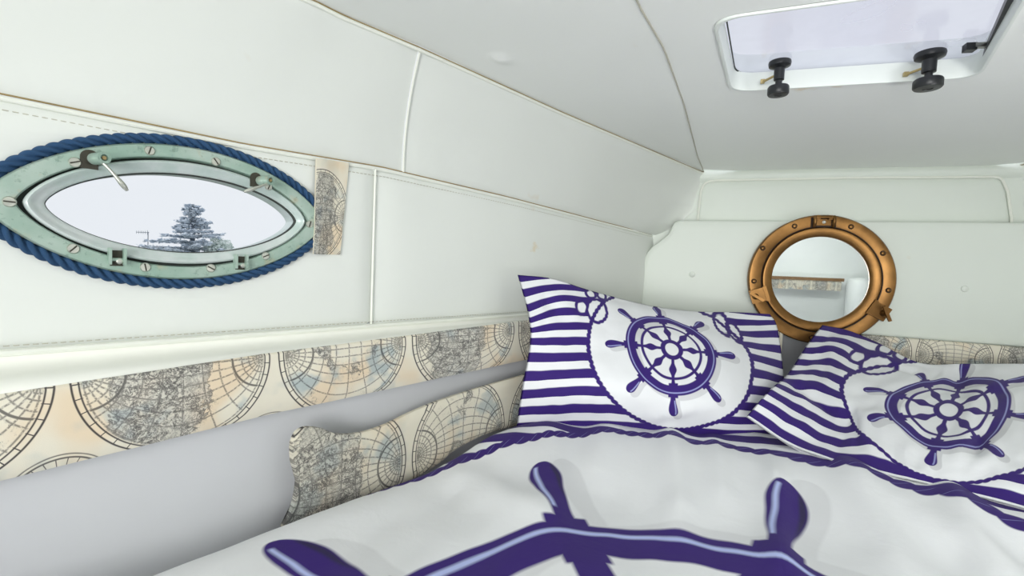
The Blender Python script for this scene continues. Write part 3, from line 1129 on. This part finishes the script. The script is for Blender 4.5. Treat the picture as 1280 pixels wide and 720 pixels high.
# twisted rope laid round the frame
path = []
NR = 700
f0, f1 = 0.36, 2 * PI - 0.40
raw = []
for k in range(2000):
    f = f0 + (f1 - f0) * k / 1999
    raw.append(Vector((CS + 0.1735 * math.cos(f), CZ + 0.030 * 0.1735 * math.cos(f) + 0.0838 * math.copysign(abs(math.sin(f)) ** 1.38, math.sin(f)))))
L = [0]
for k in range(1, 2000):
    L.append(L[-1] + (raw[k] - raw[k - 1]).length)
tot = L[-1]
mb = MB()
rows, uvs = [], []
RR = 0.0058
for k in range(NR):
    d = tot * k / (NR - 1)
    s = float(np.interp(d, L, [p.x for p in raw])); z = float(np.interp(d, L, [p.y for p in raw]))
    s2 = float(np.interp(min(d + 0.001, tot), L, [p.x for p in raw])); z2 = float(np.interp(min(d + 0.001, tot), L, [p.y for p in raw]))
    if k == NR - 1:
        s2, z2 = 2 * s - float(np.interp(d - 0.001, L, [p.x for p in raw])), 2 * z - float(np.interp(d - 0.001, L, [p.y for p in raw]))
    T = (WD * (s2 - s) + Vector((0, 0, z2 - z))).normalized()
    Nn = WN
    Bn = T.cross(Nn)
    tw = 2 * PI * d / 0.033
    row, ru = [], []
    for j in range(36):
        a = 2 * PI * j / 36
        dl_ = ((a - tw) % (2 * PI / 3)) - PI / 3
        r = 0.0033 * math.cos(dl_) + math.sqrt(0.0031 ** 2 - (0.0033 * math.sin(dl_)) ** 2) if abs(0.0033 * math.sin(dl_)) < 0.0031 else 0.0033 * math.cos(dl_)
        row.append(W(s, 0.0068, z) + (Nn * math.cos(a) + Bn * math.sin(a)) * r)
        ru.append((d / 0.036 + a / (2 * PI), (a - tw) / (2 * PI) * 3))
    rows.append(row); uvs.append(ru)
mb.grid(rows, 0, uvs, False, True)
mb.add(rows[0], [tuple(range(36))]); mb.add(rows[-1], [tuple(range(36))])
tag(mb.build('rope', M['rope'], None, True, False, 75), 'blue twisted three-strand rope laid around the almond-shaped porthole frame', 'rope')

# ------------------------------------------------------------------ round brass mirror
MC = Vector((0.3945, 1.515, 1.0020))
mir = empty('porthole_mirror', MC)
tag(mir, 'round antique brass porthole mirror hanging on the white headboard', 'mirror')
ax = Vector((0, -1, 0))
R0 = 0.1775
mb = MB(); mb.lathe([(R0 - 0.004, -0.030), (R0, -0.026), (R0, -0.004), (R0 - 0.003, 0.0), (0.146, 0.0015), (0.144, 0.0), (0.143, -0.010), (0.120, -0.020)], MC, ax, 96)
mb.build('outer_ring', M['brass'], mir)
mb = MB(); mb.lathe([(0.1425, -0.010), (0.1425, 0.003), (0.1405, 0.0055), (0.136, 0.006), (0.124, 0.0015), (0.1185, -0.001), (0.1175, -0.003), (0.1175, -0.009)], MC, ax, 96)
mb.build('inner_ring', M['brass'], mir)
mb = MB(); mb.lathe([(0.1462, 0.0018), (0.1440, 0.0012), (0.1424, -0.002)], MC, ax, 96)
mb.build('groove', M['dark_brass'], mir)
mb = MB(); mb.lathe([(0.1185, -0.007), (0.06, -0.007), (0.0, -0.007)], MC, Vector((0.0, -1, 0.0)), 64)
mb.build('mirror_glass', M['mirror'], mir, True, True)
def mp(x, z, h):
    return Vector((x, MC.y - h, z))
for x, z in ((0.3248, 1.1474), (0.459, 1.147), (0.2487, 1.0845), (0.5352, 1.078), (0.2315, 0.990), (0.5535, 0.9808), (0.3846, 0.8404)):
    mb = MB(); mb.lathe([(0.0050, 0.0008), (0.0048, 0.0022), (0.0040, 0.0030), (0.0034, 0.0034), (0.002, 0.0036), (0.0, 0.004)], mp(x, z, 0.001), ax, 16)
    mb.lathe([(0.0072, 0.0), (0.0068, 0.0010), (0.0034, 0.0010)], mp(x, z, 0.001), ax, 16, 1)
    mb.build('rivet', [M['brass'], M['dark_brass']], mir)
# hinge at the top
h0 = Vector((0.3935, 0, 1.163))
mb = MB()
for d in (-0.0225, 0.0225):
    mb.tube([mp(h0.x + d, 1.146, 0.006), mp(h0.x + d, 1.152, 0.012), mp(h0.x + d, 1.165, 0.014), mp(h0.x + d, 1.175, 0.010)], [0.0035, 0.0042, 0.0042, 0.0034], 10)
for d in (-0.0145, 0.0145):
    mb.box(mp(h0.x + d, 1.1705, 0.006), (0.0042, 0, 0), (0, 0.007, 0), (0, 0, 0.006))
mb.tube([mp(h0.x - 0.026, 1.1715, 0.010), mp(h0.x + 0.026, 1.1715, 0.010)], 0.0042, 14)
mb.box(mp(h0.x, 1.158, 0.0025), (0.018, 0, 0), (0, 0.0012, 0), (0, 0, 0.0085))
mb.box(mp(h0.x, 1.1585, 0.0015), (0.030, 0, 0), (0, 0.0012, 0), (0, 0, 0.0135), 1)
mb.build('hinge', [M['brass'], M['dark_brass']], mir)
mb = MB(); mb.lathe([(0.0046, 0.0), (0.0044, 0.002), (0.002, 0.003), (0.0, 0.0024)], mp(h0.x + 0.001, 1.159, 0.0035), ax, 16); mb.build('hanging_screw', M['nickel'], mir)
# two swing-bolt clamps with wing nuts
for ang, wing in ((199, 150), (-29, 112)):
    a = math.radians(ang)
    rd = Vector((math.cos(a), 0, math.sin(a)))
    td = Vector((-math.sin(a), 0, math.cos(a)))
    q = MC + rd * 0.158
    mb = MB()
    mb.box(q + ax * 0.006, rd * 0.0225, td * 0.019, ax * 0.006)
    mb.box(MC + rd * 0.139 + ax * 0.009, rd * 0.0045, td * 0.021, ax * 0.006)
    cl = mb.build('clamp', M['brass'], mir, False)
    mb = MB()
    qe = q + rd * 0.010
    mb.lathe([(0.0, 0.012), (0.0078, 0.012), (0.0085, 0.016), (0.0075, 0.021), (0.0045, 0.024), (0.0035, 0.034), (0.0, 0.034)], qe, ax, 18)
    wv = Vector((math.cos(math.radians(wing)), 0, math.sin(math.radians(wing))))
    up = qe + ax * 0.036
    pts = [up + wv * k for k in lin(-0.021, 0.021, 7)]
    n_ = wv.cross(ax)
    mb.box(up, wv * 0.0205, n_ * 0.0036, ax * 0.0035)
    mb.tube([qe + ax * 0.022, up + wv * 0.017], 0.0028, 8)
    mb.tube([qe + ax * 0.022, up - wv * 0.017], 0.0028, 8)
    mb.build('wing_nut', M['brass'], cl)

# ------------------------------------------------------------------ bed
def edge_x(y, off, side):
    x = W0.x + (y - 1.6) * WD.x / WD.y + off / WN.x
    return x if side == 1 else 2 * XC - x


bed = empty('mattress', (XC, 0.5, 0.40))
tag(bed, 'white wedge-shaped berth mattress under the nautical duvet', 'mattress')
mb = MB()
rows = []
for off, z in ((0.10, 0.40), (0.085, 0.42), (0.08, 0.60), (0.10, 0.625), (0.15, 0.63), (0.40, 0.63)):
    row = []
    pts = []
    for y in lin(-0.60, 1.48, 14):
        pts.append((edge_x(y, off, 1), y))
    for y in lin(1.48, -0.60, 14):
        pts.append((max(edge_x(y, off, -1), pts[13][0]), y))
    rows.append([Vector((min(x, XC) if i < 14 else max(x, XC), y, z)) for i, (x, y) in enumerate(pts)])
mb.grid(rows, 0, None, False, True)
mb.add(rows[-1], [tuple(range(28))])
mb.build('cover', simple('mattress_ticking', srgb(225, 225, 222), 0.8, 0, 0.2), bed)
mb = MB()
mb.box((XC, 0.4, 0.20), (0.95, 0, 0), (0, 1.0, 0), (0, 0, 0.2))
# plinth narrower than the hull
mb = MB()
pl = [Vector((edge_x(-0.62, 0.14, 1), -0.62, 0)), Vector((edge_x(-0.62, 0.14, -1), -0.62, 0)), Vector((edge_x(1.45, 0.14, -1), 1.45, 0)), Vector((edge_x(1.45, 0.14, 1), 1.45, 0))]
mb.grid([pl, [p + Vector((0, 0, 0.40)) for p in pl]], 0, None, False, True)
mb.add([p + Vector((0, 0, 0.40)) for p in pl], [(0, 1, 2, 3)])
tag(mb.build('berth_plinth', M['white_paint'], None, False), 'white berth plinth under the mattress', 'plinth')


def ridge(x, y, p0, p1, w, h):
    a, b, q = Vector(p0), Vector(p1), Vector((x, y))
    d = b - a
    t_ = max(0, min(1, (q - a).dot(d) / d.length_squared))
    e = (q - (a + d * t_)).length
    return h * math.exp(-(e / w) ** 2) * min(1, 4 * t_ + 0.2) * min(1, 4 * (1 - t_) + 0.2)


FOLDS = [((0.185, 0.90), (0.13, 0.55), 0.020, 0.010), ((0.02, 1.02), (0.03, 0.62), 0.022, 0.009), ((-0.10, 1.02), (-0.09, 0.70), 0.03, 0.006), ((0.10, 1.00), (0.085, 0.70), 0.018, 0.006),
         ((0.30, 0.96), (0.27, 0.60), 0.03, 0.010), ((0.42, 0.92), (0.36, 0.62), 0.022, 0.009), ((-0.20, 0.92), (-0.13, 0.62), 0.03, 0.006), ((-0.33, 0.70), (-0.12, 0.60), 0.035, 0.006),
         ((-0.30, 0.86), (-0.02, 0.40), 0.06, 0.006), ((0.34, 0.80), (0.47, 0.56), 0.03, 0.009), ((0.33, 0.85), (0.75, 0.62), 0.055, 0.012)]


def sm(a, b, x):
    t_ = max(0.0, min(1.0, (x - a) / (b - a)))
    return t_ * t_ * (3 - 2 * t_)


def duvet_z(x, y):
    z = 0.666 + 0.032 * sm(0.66, 0.90, y) - 0.030 * sm(1.0, 1.15, y) + 0.008 * noise.noise(Vector((x * 3.2, y * 2.2, 0))) + 0.006 * noise.noise(Vector((x * 11, y * 3.5, 2.0)))
    z += 0.0022 * noise.noise(Vector((x * 28, y * 12, 4.0)))
    for f in FOLDS:
        z += 1.35 * ridge(x, y, *f)
    return z


mb = MB()
ny, nx = 300, 300
rows, uvs = [], []
for i in range(ny):
    y = -0.58 + (1.44 + 0.58) * i / (ny - 1)
    xl, xr = edge_x(y, 0.072, 1), edge_x(y, 0.072, -1)
    row, ru = [], []
    for j in range(nx):
        t_ = j / (nx - 1)
        x = xl + (xr - xl) * t_
        dl, dr = (x - xl) * WN.x, (xr - x) * WN.x
        z = duvet_z(x, y)
        for d in (dl, dr):
            z += 0.010 * math.exp(-((d - 0.045) / 0.05) ** 2)
            if d < 0.03:
                z -= 0.055 * (1 - d / 0.03) ** 2.2
        z -= 0.018 * sm(0.75, 0.95, y) * math.exp(-(dl / 0.06) ** 2)
        if y > 1.30:
            z -= 0.02 * ((y - 1.30) / 0.14) ** 2
        row.append(Vector((x, y, z)))
        ex = max(0, 1 - dl / 0.22)
        k = 0.115 * ex ** 1.2 * sm(0.30, 0.62, y)
        ru.append((x - WN.x * k * 0.85, y + 0.05 * ex ** 1.2 * sm(0.30, 0.62, y)))
    rows.append(row); uvs.append(ru)
# hanging edge
def drop(r):
    return [Vector((p.x, p.y, p.z - 0.09)) for p in r]
mb.grid(rows, 0, uvs)
left = [r[0] for r in rows]; right = [r[-1] for r in rows]
lu = [u_[0] for u_ in uvs]; rru = [u_[-1] for u_ in uvs]
mb.grid([left, [p + Vector((0.004, 0, -0.05)) for p in left]], 0, [lu, lu])
mb.grid([right, [p + Vector((-0.004, 0, -0.05)) for p in right]], 0, [rru, rru])
mb.grid([rows[0], [p + Vector((0, 0.004, -0.05)) for p in rows[0]]], 0, [uvs[0], uvs[0]])
mb.grid([rows[-1], [p + Vector((0, -0.004, -0.05)) for p in rows[-1]]], 0, [uvs[-1], uvs[-1]])
o = mb.build('duvet', M['duvet'], None, True, False, 180)
tag(o, "white duvet printed with a large purple ship's wheel, spread over the berth", 'duvet')


# ------------------------------------------------------------------ pillows
def cm(P, t_):
    """Catmull-Rom through the array P along axis 0 at parameter t_ (0..n-1)"""
    n = len(P)
    i = min(int(t_), n - 2)
    f = t_ - i
    g = lambda k: P[k] if 0 <= k < n else (2 * P[0] - P[1] if k < 0 else 2 * P[-1] - P[-2])
    a, b, c, d = g(i - 1), g(i), g(i + 1), g(i + 2)
    return 0.5 * (2 * b + (c - a) * f + (2 * a - 5 * b + 4 * c - d) * f ** 2 + (3 * b - a - 3 * c + d) * f ** 3)


def pillow(name, ctrl, thick, label, folds=(), amp=0.0025):
    """ctrl[row][col] = x, y, z, print a, print b ; front face of the pillow"""
    Cn = np.array(ctrl, float)
    nr, nc = Cn.shape[:2]
    nu, nv_ = 130, 100
    colsP = [cm(np.swapaxes(Cn, 0, 1), (nc - 1) * j / (nu - 1)) for j in range(nu)]
    F = np.array([[cm(colsP[j], (nr - 1) * i / (nv_ - 1)) for j in range(nu)] for i in range(nv_)])
    Pn = F[:, :, :3]
    du = np.gradient(Pn, axis=1); dv = np.gradient(Pn, axis=0)
    Nn = np.cross(du, dv)
    Nn /= np.linalg.norm(Nn, axis=2, keepdims=True) + 1e-12
    mean = Nn.mean(axis=(0, 1))
    if mean @ np.array([0.1, -1.0, 0.35]) < 0:
        Nn = -Nn
        mean = -mean
    mean /= np.linalg.norm(mean)
    front, back, uf, ub = [], [], [], []
    for i in range(nv_):
        r1, r2, u1 = [], [], []
        for j in range(nu):
            e = min(1, min(i, nv_ - 1 - i) / (nv_ - 1) / 0.45) ; h = min(1, min(j, nu - 1 - j) / (nu - 1) / 0.40)
            prof = (math.sin(e * PI / 2) * math.sin(h * PI / 2)) ** 0.6
            a, b = F[i, j, 3:5]
            k = amp * noise.noise(Vector((a * 1.6, b * 1.6, 3.0))) + amp * 0.6 * noise.noise(Vector((a * 4.0, b * 3.0, 9.0)))
            for (p0, p1, w, hh) in folds:
                k += ridge(a, b, p0, p1, w, hh)
            ke = min(1, e * 6) * min(1, h * 6)
            p = Pn[i, j] + Nn[i, j] * k * ke
            r1.append(Vector(p))
            q = Pn[i, j] - mean * thick * prof
            q[2] = max(q[2], min(Pn[i, j, 2] - 0.001, 0.692))
            r2.append(Vector(q))
            u1.append((a, b))
        front.append(r1); back.append(r2); uf.append(u1)
    mb = MB()
    mb.grid(front, 0, uf)
    mb.grid(back, 0, uf)
    rim = lambda G_: G_[0] + [r[-1] for r in G_[1:]] + G_[-1][-2::-1] + [r[0] for r in G_[-2:0:-1]]
    fr, br, ur = rim(front), rim(back), rim(uf)
    # piped seam around the case
    mb.grid([fr, [a * 0.5 + b * 0.5 + (a - Vector(Pn.mean(axis=(0, 1)))).normalized() * 0.004 for a, b in zip(fr, br)], br], 0, [ur, ur, ur], False, True)
    o = mb.build(name, M['pillow'], None, True, False, 180)
    tag(o, label, 'pillow', 'nautical pillows on the berth')
    return o


#PILLOWS_BEGIN
PILLOW_A = [[(-0.2645, 0.884, 0.6792, -3.33, -1.96), (-0.1994, 0.9053, 0.6839, -2.5, -1.96), (-0.1333, 0.927, 0.6882, -1.8, -1.96), (-0.0623, 0.9502, 0.6907, -1, -1.96), (0.0231, 0.9725, 0.688, 0, -1.96), (0.1033, 0.9985, 0.6864, 1, -1.96), (0.1724, 1.0263, 0.6876, 1.8, -1.96), (0.2207, 1.0577, 0.6865, 2.55, -1.96)],
            [(-0.2522, 0.8707, 0.7653, -3.33, -1.0), (-0.1892, 0.8759, 0.7764, -2.5, -1.0), (-0.1317, 0.8896, 0.7824, -1.8, -1.0), (-0.0609, 0.9073, 0.7818, -1, -1.0), (0.0185, 0.9432, 0.7731, 0, -1.0), (0.1043, 0.9812, 0.7645, 1, -1.0), (0.1765, 1.0461, 0.7494, 1.8, -1.0), (0.2402, 1.1187, 0.7332, 2.55, -1.0)],
            [(-0.2429, 0.883, 0.8566, -3.33, 0), (-0.1953, 0.909, 0.8571, -2.5, 0), (-0.1435, 0.9416, 0.8576, -1.8, 0), (-0.0735, 0.9749, 0.8581, -1, 0), (0.0138, 1.0239, 0.8485, 0, 0), (0.101, 1.0782, 0.8392, 1, 0), (0.181, 1.156, 0.822, 1.8, 0), (0.2638, 1.2658, 0.7915, 2.55, 0)],
            [(-0.2504, 0.8882, 0.9117, -3.33, 1.0), (-0.2079, 0.9396, 0.93, -2.5, 1.0), (-0.1583, 0.9977, 0.9268, -1.8, 1.0), (-0.0986, 1.0589, 0.9195, -1, 1.0), (-0.013, 1.1229, 0.9039, 0, 1.0), (0.0787, 1.189, 0.8922, 1, 1.0), (0.1651, 1.269, 0.8773, 1.8, 1.0), (0.2689, 1.3763, 0.8751, 2.55, 1.0)],
            [(-0.2749, 0.8888, 0.9855, -3.33, 2.0), (-0.2198, 0.959, 0.9793, -2.5, 1.8), (-0.1701, 1.0269, 0.96, -1.8, 1.55), (-0.1101, 1.1087, 0.9403, -1, 1.42), (-0.0262, 1.1772, 0.9207, 0, 1.42), (0.0699, 1.2501, 0.9108, 1, 1.42), (0.1641, 1.3228, 0.9103, 1.8, 1.48), (0.2538, 1.3938, 0.9062, 2.55, 1.6)]]
PILLOW_B = [[(0.1521, 0.9695, 0.7435, -3.1, -1.95), (0.2145, 0.9463, 0.7115, -2.4, -1.95), (0.2677, 0.9159, 0.7042, -1.8, -1.95), (0.3353, 0.8852, 0.7025, -1, -1.95), (0.3795, 0.868, 0.7036, 0, -1.95), (0.4445, 0.8366, 0.7046, 1, -1.95), (0.4989, 0.8121, 0.7035, 1.8, -1.95), (0.5511, 0.8081, 0.7056, 2.6, -1.95)],
            [(0.1999, 1.0342, 0.7833, -3.1, -1), (0.2697, 1.0448, 0.7487, -2.4, -1), (0.323, 1.0297, 0.7299, -1.8, -1), (0.3578, 1.0209, 0.7508, -1, -1), (0.419, 0.9349, 0.7362, 0, -1), (0.4948, 0.9178, 0.7455, 1, -1), (0.5563, 0.906, 0.7407, 1.8, -1), (0.6037, 0.8794, 0.7423, 2.6, -1)],
            [(0.2647, 1.1923, 0.7899, -3.1, 0), (0.3204, 1.2001, 0.7943, -2.4, 0), (0.3551, 1.1585, 0.7879, -1.8, 0), (0.4331, 1.1414, 0.781, -1, 0), (0.5059, 1.0909, 0.7702, 0, 0), (0.5913, 1.0873, 0.7751, 1, 0), (0.6769, 1.0937, 0.7663, 1.8, 0), (0.753, 1.0966, 0.7484, 2.6, 0)],
            [(0.3358, 1.3439, 0.8406, -3.1, 1), (0.3978, 1.3537, 0.8427, -2.4, 1), (0.4502, 1.3276, 0.8207, -1.8, 1), (0.543, 1.3043, 0.801, -1, 1), (0.6273, 1.3106, 0.8016, 0, 1), (0.7505, 1.33, 0.811, 1, 1), (0.8423, 1.338, 0.7936, 1.8, 1), (0.9299, 1.3448, 0.777, 2.6, 1)],
            [(0.395, 1.4596, 0.8807, -3.1, 1.6), (0.4584, 1.4692, 0.8697, -2.4, 1.6), (0.5189, 1.4457, 0.8445, -1.8, 1.5), (0.5724, 1.367, 0.8146, -1, 1.4), (0.6667, 1.3873, 0.8185, 0, 1.35), (0.8011, 1.4104, 0.8279, 1, 1.3), (0.9064, 1.4237, 0.8307, 1.8, 1.3), (0.991, 1.4299, 0.8257, 2.6, 1.3)]]
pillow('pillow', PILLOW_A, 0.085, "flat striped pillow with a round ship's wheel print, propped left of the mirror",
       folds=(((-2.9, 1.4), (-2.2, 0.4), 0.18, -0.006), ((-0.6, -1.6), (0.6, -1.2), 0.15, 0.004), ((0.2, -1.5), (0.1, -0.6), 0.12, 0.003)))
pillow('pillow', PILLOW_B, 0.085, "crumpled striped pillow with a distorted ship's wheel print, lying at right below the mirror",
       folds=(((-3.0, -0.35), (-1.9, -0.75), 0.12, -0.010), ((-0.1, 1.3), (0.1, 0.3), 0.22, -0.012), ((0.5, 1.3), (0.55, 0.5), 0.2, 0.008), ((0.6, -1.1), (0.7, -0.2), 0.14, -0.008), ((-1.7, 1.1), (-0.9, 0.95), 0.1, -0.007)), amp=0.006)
#PILLOWS_END

# ------------------------------------------------------------------ deck hatch
hatch = empty('deck_hatch', (0.224, 0.78, CEIL))
tag(hatch, 'white-framed acrylic deck hatch in the ceiling with two black knobs', 'hatch')


def ringz(pts, z, k=0.0):
    out = []
    for p in pts:
        d = (p - hc)
        out.append(Vector((hc.x + d.x * (1 + k), hc.y + d.y * (1 + k), z)))
    return out


mb = MB()
mb.grid([ringz(hole, CEIL - 0.0005, 0.034), ringz(hole, CEIL - 0.0030, 0.028), ringz(hole, CEIL - 0.0036, 0.014), ringz(hole, CEIL - 0.003, 0.002), ringz(hole, CEIL + 0.004, -0.006), ringz(hole, CEIL + 0.026, -0.012)], 0, None, False, True)
mb.build('frame', M['hatch_white'], hatch)
gl = rounded_poly([Vector((*p, 0)) for p in [(0.043, 0.655), (0.090, 0.915), (0.436, 0.924), (0.345, 0.640)]], 0.040)
mb = MB()
mb.grid([ringz(gl, CEIL + 0.027, 0.02), ringz(gl, CEIL + 0.027, -0.5), ringz(gl, CEIL + 0.027, -1.0)], 0, None, False, True)
mb.build('pane', M['acrylic'], hatch)
mb = MB()
mb.grid([ringz(gl, CEIL + 0.0255, -0.010), ringz(gl, CEIL + 0.0245, -0.016), ringz(gl, CEIL + 0.0265, -0.022)], 0, None, False, True)
mb.build('gasket', M['rubber'], hatch)
mb = MB()
mb.grid([ringz(gl, CEIL + 0.060, 0.16), ringz(gl, CEIL + 0.062, 0.05), ringz(gl, CEIL + 0.035, 0.035), ringz(gl, CEIL + 0.026, 0.03), ringz(gl, CEIL + 0.020, 0.16)], 0, None, False, True)
mb.build('deck_flange', M['white_paint'], hatch)
for kx, ky, sc in ((0.1515, 0.872, 0.95), (0.3545, 0.886, 1.12)):
    mb = MB()
    z0 = CEIL + 0.0265
    mb.lathe([(0.0, 0.0), (0.0168 * sc, 0.0), (0.0175 * sc, -0.003), (0.0165 * sc, -0.0075), (0.011 * sc, -0.010), (0.0082 * sc, -0.011), (0.0080 * sc, -0.029), (0.0050, -0.030), (0.0050, -0.039)], (kx, ky, z0), (0, 0, 1), 28)
    kb = mb.build('knob', M['black'], hatch)
    mb = MB()
    P_ = []
    for r_, h_ in ((0.0, -0.037), (0.008, -0.037), (0.0150, -0.039), (0.0158, -0.041), (0.0158, -0.051), (0.0148, -0.053), (0.006, -0.0535), (0.0055, -0.0525), (0.0, -0.0525)):
        P_.append([Vector((kx + r_ * sc * (1 + (0.035 if (j % 2 and r_ > 0.0155) else 0)) * math.cos(2 * PI * j / 56), ky + r_ * sc * (1 + (0.035 if (j % 2 and r_ > 0.0155) else 0)) * math.sin(2 * PI * j / 56), z0 + h_)) for j in range(56)])
    mb.grid(P_, 0, None, False, True)
    mb.build('hand_wheel', M['black'], kb)
    mb = MB()
    mb.tube([Vector((kx - 0.004, ky - 0.001, z0 - 0.021)), Vector((kx - 0.012, ky + 0.012, z0 - 0.021)), Vector((kx - 0.020, ky + 0.022, z0 - 0.022))], 0.0020, 8)
    mb.box((kx - 0.020, ky + 0.023, z0 - 0.021), (0.003, 0, 0), (0, 0.003, 0), (0, 0, 0.003))
    mb.build('swing_arm', M['brasspin'], hatch)
# stay on the right edge
mb = MB()
a, b = Vector((0.352, 0.690, CEIL + 0.018)), Vector((0.422, 0.887, CEIL + 0.016))
d = (b - a)
n_ = Vector((d.y, -d.x, 0)).normalized()
mb.box((a + b) / 2, d / 2, n_ * 0.0045, (0, 0, 0.0045))
mb.build('stay_bar', M['black'], hatch, False)
mb = MB()
mb.box((0.402, 0.856, CEIL + 0.019), Vector((1, 0.1, 0)).normalized() * 0.009, (0, 0.004, 0), (0, 0, 0.003), 1)
mb.box((0.389, 0.858, CEIL + 0.018), Vector((1, 0.1, 0)).normalized() * 0.0065, (0, 0.006, 0), (0, 0, 0.005), 0)
mb.build('stay_clamp', [M['black'], M['steel']], hatch, False)

# ------------------------------------------------------------------ outside the porthole
g = G('hazy_cedar')  # distance haze painted into the tree colours below
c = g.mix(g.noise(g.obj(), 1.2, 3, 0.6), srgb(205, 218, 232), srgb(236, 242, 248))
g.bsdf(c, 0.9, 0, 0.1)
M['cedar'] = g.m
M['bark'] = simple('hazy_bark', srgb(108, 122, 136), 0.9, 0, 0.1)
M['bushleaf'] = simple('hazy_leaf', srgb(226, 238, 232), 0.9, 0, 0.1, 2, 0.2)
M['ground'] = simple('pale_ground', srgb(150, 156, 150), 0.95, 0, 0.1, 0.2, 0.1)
mb = MB(); mb.lathe([(0.0, 0.0), (3.5, 0.0), (20, 0.0), (70, 0.0)], (0, 0, -1.6), (0, 0, 1), 48)
tag(mb.build('ground', M['ground'], None, False), kind='structure')


def spray(mb, p, d, L, w, n):
    """needle sprays along a branch"""
    side = d.cross(Vector((0, 0, 1))).normalized()
    for k in range(n):
        t_ = random.random() ** 0.8
        c = p + d * L * t_ + side * random.uniform(-1, 1) * w * (1 - 0.55 * t_) + Vector((0, 0, random.uniform(-0.12, 0.12)))
        r = random.uniform(0.10, 0.24)
        e1 = Vector((random.uniform(-1, 1), random.uniform(-1, 1), random.uniform(-0.35, 0.35))).normalized() * r
        e2 = Vector((random.uniform(-1, 1), random.uniform(-1, 1), random.uniform(-0.5, 0.2))).normalized() * r * 0.6
        mb.add([c - e1, c + e2, c + e1, c - e2], [(0, 1, 2, 3)])


TB = Vector((-42.6, 33.55, -1.6))
cedar = empty('cedar_tree', TB)
tag(cedar, 'hazy blue-grey cedar tree seen through the almond-shaped porthole', 'tree')
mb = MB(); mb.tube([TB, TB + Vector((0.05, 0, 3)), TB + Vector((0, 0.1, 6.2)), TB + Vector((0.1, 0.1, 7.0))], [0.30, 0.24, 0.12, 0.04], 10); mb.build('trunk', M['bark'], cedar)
mb = MB()
bt = MB()
for h, Lb in ((2.2, 3.6), (2.7, 3.9), (3.2, 4.3), (3.75, 3.5), (4.3, 3.5), (4.75, 2.1), (5.2, 1.5), (5.6, 1.75), (6.0, 1.1), (6.4, 0.8), (6.75, 1.1), (7.1, 0.6)):
    for k in range(8 if h < 5 else 7):
        az = random.uniform(0, 2 * PI)
        d = Vector((math.cos(az), math.sin(az), random.uniform(-0.02, 0.16))).normalized()
        ll = Lb * random.uniform(0.65, 1.05)
        p = TB + Vector((0, 0, h + random.uniform(-0.1, 0.1)))
        bt.tube([p, p + d * ll * 0.9], [0.05, 0.015], 5, cap=False)
        spray(mb, p, d, ll, 0.34 + 0.05 * Lb, int(30 + 30 * ll))
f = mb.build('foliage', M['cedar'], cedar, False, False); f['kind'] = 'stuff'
f = bt.build('branches', M['bark'], cedar, False, False); f['kind'] = 'stuff'
BB = Vector((-40.4, 34.6, -1.6))
bush = empty('broadleaf_tree', BB)
tag(bush, 'smaller pale green tree beside the cedar outside the porthole', 'tree')
mb = MB(); mb.tube([BB, BB + Vector((0, 0, 2.8))], [0.12, 0.05], 8); mb.build('trunk', M['bark'], bush)
mb = MB()
for k in range(1500):
    q = Vector((random.gauss(0, 1), random.gauss(0, 1), random.gauss(0, 1))).normalized() * random.random() ** 0.4
    c = BB + Vector((q.x * 1.35, q.y * 1.3, 2.9 + q.z * 1.55))
    r = random.uniform(0.08, 0.17)
    e1 = Vector((random.uniform(-1, 1), random.uniform(-1, 1), random.uniform(-1, 1))).normalized() * r
    e2 = Vector((random.uniform(-1, 1), random.uniform(-1, 1), random.uniform(-1, 1))).normalized() * r
    mb.add([c - e1, c + e2, c + e1, c - e2], [(0, 1, 2, 3)])
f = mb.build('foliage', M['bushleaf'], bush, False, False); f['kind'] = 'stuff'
AB = Vector((-46.55, 32.3, -1.6))
ant = empty('television_aerial', AB)
tag(ant, 'thin television aerial on a mast left of the cedar outside the porthole', 'aerial')
M['aerial'] = simple('grey_aerial', srgb(150, 160, 170), 0.6)
mb = MB(); mb.tube([AB, AB + Vector((0, 0, 4.62))], 0.035, 6); mb.build('mast', M['aerial'], ant)
mb = MB()
dd = Vector((-0.84, -0.30, 0)).normalized()
p = AB + Vector((0, 0, 4.55))
mb.tube([p - dd * 0.1, p + dd * 1.1], 0.025, 6)
for k in range(6):
    c = p + dd * (0.05 + 0.2 * k)
    e = Vector((0, 0, 0.14)) if k else Vector((0, 0, 0.22))
    mb.tube([c - e, c + e], 0.018, 5)
mb.build('boom', M['aerial'], ant)
